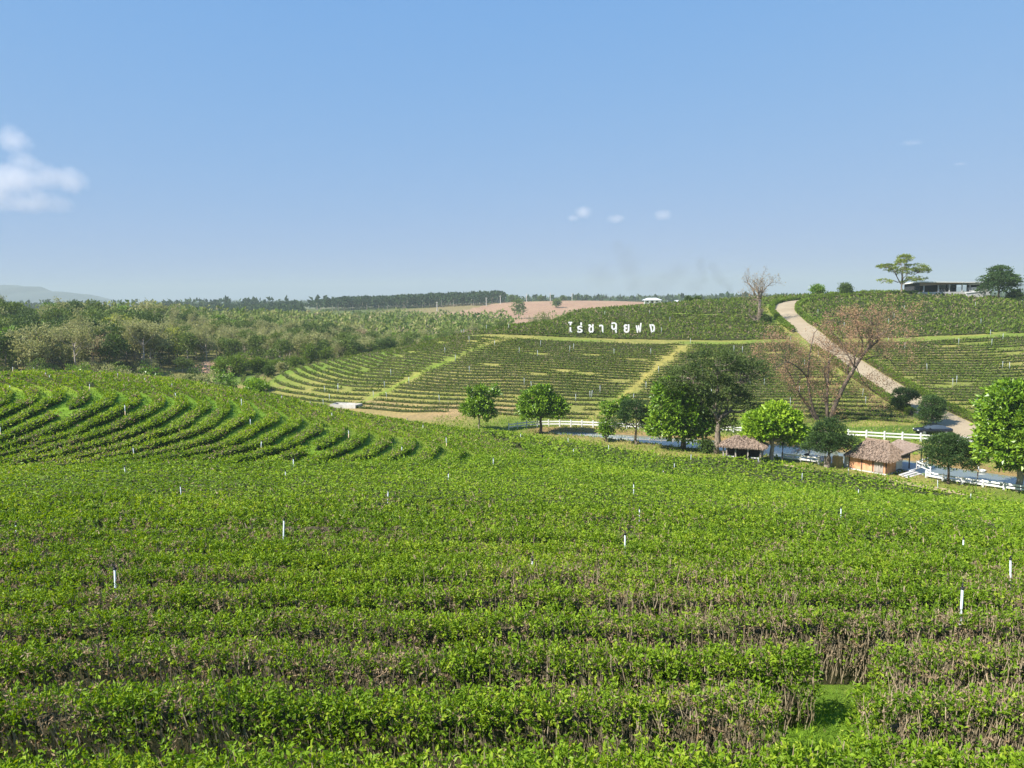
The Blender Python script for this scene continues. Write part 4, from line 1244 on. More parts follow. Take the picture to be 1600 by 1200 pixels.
# ---- thin pipes on the terraced hill
_a, _b, _c = pipe_proto(1.55)
_hp = []
for i in range(150):
    px = random.uniform(430, 1600); py = random.uniform(462, 640)
    if px < 720 and py < 640 - (px - 430) * 0.40: continue
    if px < 1000 and py < 508 - (px - 720) * 0.10: continue
    p = hit(px, py, 108, 300)
    if p[1] > 255 or p[1] < 114 or float(seg_dist(ROADP, np.array([p[0]]), np.array([p[1]]))[0]) < 5: continue
    _hp.append(p)
_hp = sorted(_hp[:84], key=lambda p: p[0] / p[1])
for i, p in enumerate(_hp):
    root = empty('irrigation_pipe', p)
    tag(root, 'thin pale irrigation pipe on the terraced hill, %s from the left' % ordinal(i + 1), 'pipe', 'irrigation pipes on the terraced hill')
    for nm, me in (('pipe', _a), ('sprinkler_head', _c)):
        o = link(nm, me, root); o.scale = (1.7, 1.7, 1)
    root.rotation_euler = (random.gauss(0, 0.04), random.gauss(0, 0.04), 0)

# ---- hillside letters
def letters():
    spec = [('ไ', 891, 504, 520), ('ร่', 906, 505.5, 520.5), ('ช', 923.5, 508, 520.5), ('า', 939.5, 508.5, 520.5), ('ฉุ', 959.5, 508, 523.5), ('ย', 979, 508, 520.5), ('ฟ', 998, 506, 520.5), ('ง', 1019, 508, 520.5)]
    words_ = ['tall first', 'second', 'third', 'narrow fourth', 'fifth, with a tail below,', 'sixth', 'seventh', 'last']
    for k, (ch, px, yt, yb) in enumerate(spec):
        p = hit(px, 522.5, 150, 240)
        cu = bpy.data.curves.new('letter', 'FONT')
        cu.body = ch
        cu.align_x = 'CENTER'
        cu.extrude = 0.06
        cu.offset = 0.022
        cu.resolution_u = 3
        ob = bpy.data.objects.new('letter_source', cu)
        COL.objects.link(ob)
        dg = bpy.context.evaluated_depsgraph_get()
        me = bpy.data.meshes.new_from_object(ob.evaluated_get(dg))
        bpy.data.objects.remove(ob)
        n = len(me.vertices)
        co = np.empty(n * 3, np.float32); me.vertices.foreach_get('co', co); co = co.reshape(-1, 3)
        x0, x1 = co[:, 0].min(), co[:, 0].max(); y0, y1 = co[:, 1].min(), co[:, 1].max()
        hgt = (yb - yt) * mpp(p) * 1.06
        s = hgt / (y1 - y0)
        wmax = (8.5 if ch not in ('ไ', 'า') else 6.2) * mpp(p)
        sx = wmax / max(x1 - x0, 1e-3)
        out = np.stack([(co[:, 0] - (x0 + x1) / 2) * sx, -co[:, 2] / 0.06 * 0.14, (co[:, 1] - y0) * s + 0.35], 1)
        me.vertices.foreach_set('co', np.ascontiguousarray(out, np.float32).ravel())
        me.update()
        me.materials.clear(); me.materials.append(M_LETTER)
        root = empty('sign_letter', p, math.atan2(-p[0], p[1]) * 0.0)
        tag(root, 'white standing Thai letter on the hillside, %s from the left' % ['first', 'second', 'third', 'fourth', 'fifth', 'sixth', 'seventh', 'eighth'][k], 'letter', 'white hillside letters')
        link('letter_face', me, root)
        mb = MB()
        for dx in (-0.25, 0.25):
            mb.tube([(dx * wmax, 0.12, -0.3), (dx * wmax, 0.12, hgt * 0.5)], 0.05, 5)
            mb.tube([(dx * wmax, 0.9, -0.3), (dx * wmax, 0.14, hgt * 0.55)], 0.04, 5)
        mb.build('support', M_WOODG, root)
letters()

# ---- white post and rail fences
def fence(pts, label, spacing=2.0, h=1.05, rails=(0.42, 0.82), lift=0.0, group='white rail fences'):
    L = resample(smooth_line(pts, 0.5), spacing)
    root = empty('rail_fence', (L[0][0], L[0][1], float(hz(L[0][0], L[0][1]))))
    tag(root, label, 'fence', group)
    o0 = np.array([L[0][0], L[0][1], float(hz(L[0][0], L[0][1]))])
    G = np.c_[L[:, :2], np.maximum(hz(L[:, 0], L[:, 1]), POND_Z + 0.1) + lift] - o0
    mbp = MB(); mbp.box((0, 0, h / 2 - 0.12), (0.15, 0.15, h + 0.24)); mbp.add([(-0.09, -0.09, h), (0.09, -0.09, h), (0.09, 0.09, h), (-0.09, 0.09, h), (0, 0, h + 0.07)], [(0, 3, 2, 1)], [(0, 1, 4), (1, 2, 4), (2, 3, 4), (3, 0, 4)])
    pm = mbp.mesh('post', [M_WHITE])
    for i, g in enumerate(G):
        link('post', pm, root, tuple(g))
    for i in range(len(G) - 1):
        for z in rails:
            mb = MB(); a = G[i] + np.array([0, 0, z]); b = G[i + 1] + np.array([0, 0, z])
            d = (b - a) / np.linalg.norm(b - a)
            mb.bar(a + d * 0.07, b - d * 0.07, 0.05, 0.17)
            mb.build('rail', M_WHITE, root)
    return root
def gp(lst, y0=80, y1=140):
    return [tuple(hit(a, b, y0, y1)[:2]) for a, b in lst]
FENCE_FAR = gp([(795, 672), (825, 668), (860, 666.5), (911, 667.5), (960, 669.5), (1020, 672), (1100, 675), (1165, 677)], 95, 125)
fence(FENCE_FAR, 'white rail fence along the far bank from pond head to pavilion', 1.62, 0.95, (0.38, 0.74))
fence(gp([(1325, 685), (1360, 686), (1400, 688), (1450, 691), (1500, 694), (1545, 698), (1590, 703)], 88, 112), 'white rail fence below the parked car and road', 2.0, 1.05)
fence([on_plane(a, b, POND_Z + 0.35)[:2] for a, b in [(1447, 746), (1470, 751), (1506, 757), (1540, 762), (1575, 767), (1640, 775)]], 'white rail fence on the near bank from hut steps to the right', 1.9, 0.72, (0.30, 0.60))
fence([on_plane(a, b, POND_Z + 0.35)[:2] for a, b in [(1222, 719), (1250, 722), (1279, 725.5)]], 'short white rail fence at the water between tree and conifer', 2.0, 0.9, (0.36, 0.72))

# ---- concrete trough at the foot of the terraces
M_TANK = noise_mat('stained_whitewash', [(0.3, (0.24, 0.23, 0.20)), (0.55, (0.42, 0.41, 0.38)), (0.8, (0.52, 0.51, 0.48))], 1.1, 0.9)
def trough():
    p = hit(541, 636, 100, 160)
    s = mpp(p)
    L = 46 * s; W = 2.2; H = 0.55
    root = empty('concrete_tank', p, -0.35)
    tag(root, 'long low whitewashed tank wall at the foot of the terraces', 'tank')
    for nm, c, d in (('wall', (0, -W / 2, H / 2 - 0.15), (L, 0.16, H + 0.3)), ('wall', (0, W / 2, H / 2 - 0.15), (L, 0.16, H + 0.3)), ('wall', (-L / 2 + 0.08, 0, H / 2 - 0.16), (0.16, W - 0.17, H + 0.28)), ('wall', (L / 2 - 0.08, 0, H / 2 - 0.16), (0.16, W - 0.17, H + 0.28))):
        mb = MB(); mb.box(c, d); mb.build(nm, M_TANK, root)
    mb = MB(); mb.box((0, 0, 0.1), (L - 0.4, W - 0.2, 0.1)); mb.build('tank_floor', M_CONC, root)
trough()

# ---- clipped hedges along the road
def road_hedge(side, i0, i1, label, w=1.0, h=0.9, off=3.3):
    C = ROAD_L[:, :2]
    T = unit(np.gradient(C, axis=0)); N = np.stack([T[:, 1], -T[:, 0]], 1)
    ln = (C + N * off * side)[i0:i1]
    D = hedge_data(ln, lambda x, y: np.ones(len(x), bool), w, h, lambda d: 0.0021 * d, 1.5, lambda x, y: 0 * x, RNG, back=0.8, core_step=1.0, ragged=0.10, jit=1.2, flat=0.3)
    root = empty('clipped_hedge', (0, 0, 0))
    tag(root, label, 'hedge', 'clipped hedges along the road')
    V, F, r = D['fol']
    link('foliage', mesh_from('foliage', V, F, mats=[L_HEDGE], rnd=np.clip(r, 0, 1)), root)
    link('branches', mesh_from('branches', *D['core'], mats=[M_CORE]), root)
_n = len(ROAD_L)
def road_i(px, py):
    p = hit(px, py, 95, 260); return int(np.argmin(np.hypot(ROAD_L[:, 0] - p[0], ROAD_L[:, 1] - p[1])))
_iA, _iB, _iC = road_i(1462, 648), road_i(1290, 542), road_i(1262, 520)
road_hedge(-1, _iA, _iB, 'clipped hedge on left side of the lower road, behind bare tree')
road_hedge(-1, _iC, _n, 'clipped hedge on the left side of the road around the bend')
road_hedge(1, road_i(1500, 668), _iC + 4, 'long clipped hedge on the right side of the lower road')
road_hedge(1, _iC + 6, _n, 'clipped hedge on the right side of the road at the bend')

# ---- thatched huts
def thatch_shell(mb, ring_lo, ring_hi, thick=0.18, m=0):
    """a thatched hip roof between an eave ring and a ridge ring (4 points each), with a thickness"""
    lo = np.array(ring_lo, float); hi = np.array(ring_hi, float)
    n = 5
    V = []; Q = []
    for f in np.linspace(0, 1, n):
        V.append(lo * (1 - f) + hi * f)
    for f in (1.0, 0.0):
        V.append(lo * (1 - f) + hi * f - np.array([0, 0, thick]))
    V = np.vstack(V); R = n + 2
    for k in range(R):
        k2 = (k + 1) % R
        for j in range(4):
            Q.append((k * 4 + j, k * 4 + (j + 1) % 4, k2 * 4 + (j + 1) % 4, k2 * 4 + j))
    mb.add(V, Q, m=m)

def thatch_straw(ring_lo, ring_hi, n, rng, L=0.42):
    """loose straw bundles laid down the slopes and hanging at the eave"""
    lo = np.array(ring_lo, float); hi = np.array(ring_hi, float)
    P = []; A = []
    for j in range(4):
        a0, a1 = lo[j], lo[(j + 1) % 4]; b0, b1 = hi[j], hi[(j + 1) % 4]
        k = int(n * (np.linalg.norm(a1 - a0) + 0.3))
        u = rng.random(k); v = rng.random(k) ** 1.3
        p = (a0 * (1 - u)[:, None] + a1 * u[:, None]) * (1 - v)[:, None] + (b0 * (1 - u)[:, None] + b1 * u[:, None]) * v[:, None]
        down = unit((a0 + a1) / 2 - (b0 + b1) / 2)
        P.append(p + np.array([0, 0, 0.03])); A.append(np.repeat(down[None], k, 0) + rng.normal(size=(k, 3)) * 0.10 - np.array([0, 0, 0.04]))
    P = np.vstack(P); A = unit(np.vstack(A))
    V, F = leaves(P, A, L * rng.uniform(0.5, 1.3, len(P)), 0.09, rng, 0.03)
    return V, F

def hut():
    pc = at(1384, 740, 77.5)                       # front right corner of the wall, on the ground
    g = float(hz(pc[0], pc[1])); g = max(g, POND_Z + 0.25)
    g = float(pc[2])
    root = empty('thatched_hut', (pc[0], pc[1], g), math.atan2(-0.8, 0.6))
    tag(root, 'orange-walled hut with grey thatched hip roof and veranda by the pond', 'hut')
    # local x runs along the front to the right/near, local y away to the right
    L, W, H = 3.95, 3.4, 1.42
    def panel(nm, c, d, m):
        mb = MB(); mb.box(c, d); return mb.build(nm, m, root)
    panel('plinth', (-L / 2, W / 2, -0.30), (L + 0.16, W + 0.16, 0.5), M_CONC)
    # front wall panels between dark posts
    seg = [(-L + 0.04, -2.62, M_ORANGE), (-2.54, -1.42, M_ORANGE), (-1.34, -0.06, M_ORANGE)]
    for a, b, m in seg:
        panel('wall_panel', ((a + b) / 2, 0.06, H / 2 - 0.03), (b - a, 0.10, H), m)
    for x in (-L, -2.58, -1.38, 0.0):
        panel('post', (x, 0.02, H / 2), (0.09, 0.11, H + 0.06), M_WOODD)
    dr = panel('door', (-0.75, -0.02, H * 0.45), (0.95, 0.05, H * 0.88), M_WOODG)
    for k in range(4):
        mb = MB(); mb.box((-0.75 - 0.36 + 0.24 * k, -0.052, H * 0.45), (0.225, 0.014, H * 0.86)); mb.build('plank', M_WOODG, dr)
    panel('wall_side', (0.03, W * 0.28, H / 2 - 0.03), (0.08, W * 0.52, H), M_ORANGE)
    panel('wall_left', (-L + 0.03, W / 2, H / 2 - 0.03), (0.08, W - 0.1, H), M_ORANGE)
    panel('wall_back', (-L / 2, W - 0.04, H / 2 - 0.03), (L - 0.2, 0.08, H), M_ORANGE)
    panel('window', (0.05, W * 0.76, H * 0.52), (0.05, W * 0.38, H * 0.86), M_DECK)
    rng = np.random.default_rng(5)
    lo = [(-L - 0.35, -0.55, H - 0.02), (0.45, -0.55, H - 0.02), (0.45, W + 0.5, H + 0.05), (-L - 0.35, W + 0.5, H + 0.05)]
    hi = [(-L + 0.95, W * 0.48, H + 1.55), (-0.75, W * 0.48, H + 1.55), (-0.75, W * 0.52, H + 1.55), (-L + 0.95, W * 0.52, H + 1.55)]
    mb = MB(); thatch_shell(mb, lo, hi); rf = mb.build('roof', M_THATCH, root)
    V, F = thatch_straw(lo, hi, 300, rng, 0.34)
    o = link('straw', mesh_from('straw', V, F, mats=[M_THATCH]), rf); o['kind'] = 'stuff'
    mb = MB(); mb.tube([(hi[0][0] - 0.15, W * 0.5, H + 1.60), (hi[1][0] + 0.15, W * 0.5, H + 1.60)], 0.10, 7); mb.build('ridge_roll', M_THATCH, rf)
    # veranda roof running on along local y
    vl = [(-2.2, W + 0.3, H + 0.62), (0.55, W * 0.55, H + 0.30), (0.65, W + 3.4, H + 0.62), (-2.2, W + 3.4, H + 1.05)]
    P = np.array(vl); mb = MB()
    V = np.vstack([P, P - np.array([0, 0, 0.14])])
    mb.add(V, [(0, 1, 2, 3), (7, 6, 5, 4), (0, 4, 5, 1), (1, 5, 6, 2), (2, 6, 7, 3), (3, 7, 4, 0)])
    vr = mb.build('veranda_roof', M_THATCH, root)
    for x, y in ((0.45, W + 0.5), (0.45, W + 3.1), (-2.0, W + 3.1)):
        mb = MB(); mb.bar((x, y, -0.1), (x, y, H + (0.42 if x > 0 else 0.8)), 0.09, 0.09); mb.build('veranda_post', M_WOODD, root)
    # deck and steps
    panel('deck', (-0.3, W + 1.6, -0.02), (2.6, 3.7, 0.12), M_DECK)
    for k in range(4):
        panel('step', (1.12 + 0.32 * k, W * 0.55 + 0.3, -0.06 - 0.09 * k), (0.31, 2.9, 0.10), M_CONC)
    # white railing of the deck
    rl = [((1.0, W + 3.4, 0.05), (1.0, W + 1.0, 0.05)), ((1.0, W + 1.0, 0.05), (2.4, W + 1.0, -0.35))]
    for a, b in rl:
        a = np.array(a); b = np.array(b)
        n = max(2, int(np.linalg.norm(b - a) / 1.1) + 1)
        for t in np.linspace(0, 1, n):
            q = a * (1 - t) + b * t
            mb = MB(); mb.box(tuple(q + np.array([0, 0, 0.42])), (0.09, 0.09, 0.9)); mb.build('rail_post', M_WHITE, root)
        for z in (0.40, 0.76):
            mb = MB(); mb.bar(a + np.array([0.06, 0, z]), b + np.array([0.06, 0, z]), 0.04, 0.12); mb.build('rail', M_WHITE, root)
    return root
hut()

def lean_to():
    """screens beside the hut: planks, reed curtain, white board"""
    z = None
    for nm, lab, x0, x1, yb, yt, m, cat in (('plank_screen', 'grey plank screen left of the hut behind conifer trunk', 1287, 1298, 734, 712, M_WOODG, 'screen'), ('reed_screen', 'ochre reed curtain screen between grey planks and white board', 1300, 1317, 735, 711, M_REED, 'screen'),
                                       ('white_board', 'plain white board wall joined to the orange hut', 1318.5, 1331, 736.5, 712.5, M_WHITEW, 'board')):
        a = at(x0, yb, 81.5); b = at(x1, yb, 81.0)
        hgt = (yb - yt) * mpp(a)
        root = empty(nm, tuple(a)); tag(root, lab, cat)
        d = b - a; L = float(np.hypot(d[0], d[1])); rz = math.atan2(d[1], d[0])
        root.rotation_euler = (0, 0, rz)
        if nm == 'white_board':
            mb = MB(); mb.box((L / 2, 0, hgt / 2 - 0.2), (L - 0.02, 0.06, hgt + 0.4)); mb.build('sheet', m, root)
            mb = MB(); mb.box((L / 2, 0, hgt + 0.03), (L, 0.09, 0.06)); mb.build('top_rail', M_WOODG, root)
        else:
            k = 5 if nm == 'plank_screen' else 12
            for i in range(k):
                w = L / k
                mb = MB(); mb.box((w * (i + 0.5), random.uniform(-0.015, 0.015), (hgt + random.uniform(-0.1, 0.06)) / 2 - 0.2), (w * 0.9, 0.035, hgt + 0.4)); mb.build('plank' if k == 5 else 'reed_bundle', m, root)
            for zz in (0.35, hgt * 0.85):
                mb = MB(); mb.box((L / 2, 0.05, zz), (L, 0.05, 0.07)); mb.build('batten', M_WOODD, root)
lean_to()

def pavilion():
    c = hit(1162, 713, 78, 110)
    c = at(1161, 714.5, 84.0)
    s = mpp(c)
    root = empty('thatched_pavilion', tuple(c), -0.42)
    tag(root, 'open pavilion on posts with brown thatched hip roof at pond edge', 'pavilion')
    W, D, H = 3.9, 2.3, 1.42
    lo = [(-W / 2 - 0.45, -D / 2 - 0.4, H), (W / 2 + 0.45, -D / 2 - 0.4, H), (W / 2 + 0.45, D / 2 + 0.4, H), (-W / 2 - 0.45, D / 2 + 0.4, H)]
    hi = [(-0.75, -0.05, H + 1.02), (0.55, -0.05, H + 1.02), (0.55, 0.05, H + 1.02), (-0.75, 0.05, H + 1.02)]
    mb = MB(); thatch_shell(mb, lo, hi); rf = mb.build('roof', M_THATCH, root)
    V, F = thatch_straw(lo, hi, 260, np.random.default_rng(8), 0.30); o = link('straw', mesh_from('straw', V, F, mats=[M_THATCH]), rf); o['kind'] = 'stuff'
    for x in (-W / 2, -W / 6, W / 6, W / 2):
        for y in (-D / 2, D / 2):
            mb = MB(); mb.bar((x, y, -1.2), (x, y, H + 0.1), 0.14, 0.14); mb.build('post', M_WOODG, root)
    mb = MB(); mb.box((0, 0, -0.35), (W + 0.2, D + 0.2, 0.12)); mb.build('platform', M_WOODD, root)
    mb = MB(); mb.box((0, D / 2 - 0.05, 0.25), (W - 0.2, 0.06, 1.0)); mb.build('back_screen', M_WOODD, root)
    for x in (-W / 3, W / 3):
        mb = MB(); mb.box((x, -D / 2 + 0.5, 0.18), (0.9, 0.5, 0.06)); b = mb.build('bench_seat', M_WHITEW, root)
        mb = MB(); mb.box((x, -D / 2 + 0.5, -0.06), (0.8, 0.36, 0.40)); mb.build('bench_base', M_WOODD, root)
pavilion()

# ---- lamp post at the water, wooden post by the road
def posts():
    p = at(1222.5, 720, 83.5)
    h = 24 * mpp(p)
    root = empty('lamp_post', tuple(p)); tag(root, 'slim dark lamp post on the bank beside the fresh green tree', 'lamp')
    mb = MB(); mb.tube([(0, 0, -0.4), (0, 0, h)], 0.05, 7); mb.build('pole', M_BLACK, root)
    mb = MB(); mb.tube([(0, 0, h), (0, 0, h + 0.06), (0, 0, h + 0.30), (0, 0, h + 0.38)], [0.06, 0.16, 0.16, 0.03], 8); mb.build('lantern', M_BLACK, root)
    mb = MB(); mb.tube([(0, 0, -0.4), (0, 0, 0.5)], 0.09, 8); mb.build('base', M_BLACK, root)
    p = hit(1531, 690, 88, 110); h = 15 * mpp(p)
    root = empty('wooden_post', tuple(p)); tag(root, 'short weathered wooden post standing at the road edge', 'post')
    mb = MB(); mb.tube([(0, 0, -0.3), (0, 0, h * 0.5), (0.02, 0, h)], [0.14, 0.13, 0.12], 8); mb.build('shaft', M_WOODG, root)
    mb = MB(); mb.tube([(0.02, 0, h), (0.02, 0, h + 0.05)], [0.14, 0.10], 8); mb.build('cap', M_WOODD, root)
    p = on_plane(1527.5, 744, POND_Z)
    root = empty('mooring_post', (p[0], p[1], POND_Z)); tag(root, 'dark stake rising from the pond beside the white swan', 'post')
    mb = MB(); mb.tube([(0, 0, -0.5), (0.01, 0, 0.3), (0.03, 0, 0.62)], [0.07, 0.06, 0.05], 7); mb.build('stake', M_WOODD, root)
    mb = MB(); mb.tube([(0.03, 0, 0.48), (0.03, 0, 0.56)], [0.075, 0.075], 7); mb.build('rope_band', M_REED, root)
posts()

# ---- water birds
def bird(label, px, py, m, beak, scale, rz):
    p = on_plane(px, py, POND_Z)
    root = empty('water_bird', (p[0], p[1], POND_Z), rz); tag(root, label, 'bird')
    pts = [(-0.52, 0, 0.24), (-0.44, 0, 0.20), (-0.3, 0, 0.15), (-0.1, 0, 0.13), (0.1, 0, 0.14), (0.25, 0, 0.2), (0.33, 0, 0.32), (0.34, 0, 0.46), (0.31, 0, 0.58), (0.33, 0, 0.68), (0.40, 0, 0.71), (0.47, 0, 0.69)]
    rad = [0.02, 0.07, 0.16, 0.21, 0.20, 0.14, 0.075, 0.05, 0.045, 0.055, 0.06, 0.03]
    mb = MB(); mb.tube(np.array(pts) * scale, np.array(rad) * scale, 10); mb.build('body', m, root, smooth=True)
    mb = MB(); mb.tube(np.array([(0.46, 0, 0.69), (0.57, 0, 0.66)]) * scale, np.array([0.03, 0.012]) * scale, 6); mb.build('beak', beak, root, smooth=True)
M_BEAK = plain('beak', (0.5, 0.2, 0.05), 0.5)
bird('white swan floating on the pond near the stake', 1533.5, 737.5, M_WHITE, M_BEAK, 0.95, 3.0)
bird('dark water bird floating on the pond left of the conifer', 1261, 711.5, M_BLACK, M_BEAK, 0.8, 0.2)

# ---- parked car
M_CARP = plain('car_paint', (0.012, 0.014, 0.018), 0.18, 0.1, 1.0, 0.6)
M_CARG = plain('car_glass', (0.05, 0.065, 0.08), 0.05, 0.1, 1.0, 0.9)
M_TYRE = plain('tyre', (0.012, 0.012, 0.012), 0.8)
M_RIM = plain('rim', (0.45, 0.46, 0.48), 0.3, metal=0.8)
M_LAMP = plain('lamp_glass', (0.75, 0.76, 0.78), 0.15)
M_TAIL = plain('tail_lamp', (0.35, 0.02, 0.02), 0.2)
def car():
    p = hit(1457, 679, 90, 112)
    p = np.array(p)
    root = empty('parked_car', (p[0], p[1], p[2] + 0.02), math.pi - 0.12)
    tag(root, 'black coupe parked at the road foot beside the white fence', 'car')
    # rest it along the local slope
    gx = float(hz(p[0] + 1.5, p[1]) - hz(p[0] - 1.5, p[1])) / 3
    root.rotation_euler = (0, math.atan(gx), math.pi - 0.12)
    # side profile, x forward, z up, lofted over stations in y
    xs = [-2.28, -2.24, -2.05, -1.5, -0.8, 0.0, 0.7, 1.3, 1.9, 2.18, 2.26]
    zb = [0.48, 0.34, 0.25, 0.22, 0.20, 0.20, 0.20, 0.22, 0.24, 0.32, 0.42]
    zt = [0.78, 0.86, 0.90, 0.91, 0.90, 0.89, 0.88, 0.86, 0.78, 0.68, 0.56]
    hw = [0.70, 0.78, 0.86, 0.90, 0.90, 0.90, 0.90, 0.90, 0.86, 0.78, 0.66]
    rows = []
    for x, b, t, w in zip(xs, zb, zt, hw):
        rows.append([(x, -w * 0.88, b), (x, -w, (b + t) / 2), (x, -w * 0.95, t - 0.06), (x, -w * 0.80, t), (x, 0, t + 0.03), (x, w * 0.80, t), (x, w * 0.95, t - 0.06), (x, w, (b + t) / 2), (x, w * 0.88, b)])
    n = len(rows); k = 9
    V = np.array(rows).reshape(-1, 3)
    Q = [(i * k + j, (i + 1) * k + j, (i + 1) * k + j + 1, i * k + j + 1) for i in range(n - 1) for j in range(k - 1)] + [(i * k + k - 1, (i + 1) * k + k - 1, (i + 1) * k, i * k) for i in range(n - 1)]
    T = [(0, j + 1, j) for j in range(1, k - 1)] + [((n - 1) * k, (n - 1) * k + j, (n - 1) * k + j + 1) for j in range(1, k - 1)]
    mb = MB(); mb.add(V, Q, T); body = mb.build('body', M_CARP, root, smooth=True)
    cab = [(-1.95, 0.90, 0.62), (-1.2, 1.24, 0.56), (-0.5, 1.36, 0.55), (0.1, 1.35, 0.55), (0.55, 1.20, 0.57), (1.15, 0.88, 0.66)]
    V = []; 
    for x, z, w in cab:
        base = 0.86
        V += [(x, -0.78, base), (x, -w, z), (x, w, z), (x, 0.78, base)]
    Q = [(i * 4 + j, (i + 1) * 4 + j, (i + 1) * 4 + j + 1, i * 4 + j + 1) for i in range(5) for j in range(3)]
    mb = MB(); mb.add(V, Q); mb.build('glasshouse', M_CARG, root, smooth=True)
    V = []
    for x, z, w in cab[1:5]:
        V += [(x, -w + 0.02, z + 0.012), (x, 0, z + 0.035), (x, w - 0.02, z + 0.012)]
    Q = [(i * 3 + j, (i + 1) * 3 + j, (i + 1) * 3 + j + 1, i * 3 + j + 1) for i in range(3) for j in range(2)]
    mb = MB(); mb.add(V, Q); mb.build('roof_panel', M_CARP, root, smooth=True)
    for sx in (-1.38, 1.40):
        for sy in (-1, 1):
            w = empty('wheel', (sx, sy * 0.83, 0.33)); w.parent = root
            mb = MB(); mb.tube([(0, -0.12, 0), (0, -0.10, 0), (0, 0.10, 0), (0, 0.12, 0)], [0.28, 0.33, 0.33, 0.28], 20); mb.build('tyre', M_TYRE, w, smooth=False)
            mb = MB(); mb.tube([(0, sy * 0.10, 0), (0, sy * 0.135, 0)], [0.22, 0.20], 14)
            for q in range(5):
                a = q * 2 * math.pi / 5
                mb.bar((0, sy * 0.14, 0), (0.2 * math.cos(a), sy * 0.14, 0.2 * math.sin(a)), 0.05, 0.03)
            mb.build('rim', M_RIM, w)
    for sy in (-1, 1):
        mb = MB(); mb.box((2.10, sy * 0.62, 0.64), (0.22, 0.30, 0.09), rz=sy * -0.35); mb.build('headlight', M_LAMP, root)
        mb = MB(); mb.box((-2.24, sy * 0.58, 0.74), (0.06, 0.30, 0.10)); mb.build('tail_light', M_TAIL, root)
        mb = MB(); mb.box((0.72, sy * 0.98, 0.95), (0.14, 0.20, 0.12)); mb.build('mirror', M_CARP, root)
        mb = MB(); mb.box((-0.1, sy * 0.905, 0.68), (1.15, 0.012, 0.02)); dd = mb.build('door_line', M_BLACK, root)
car()

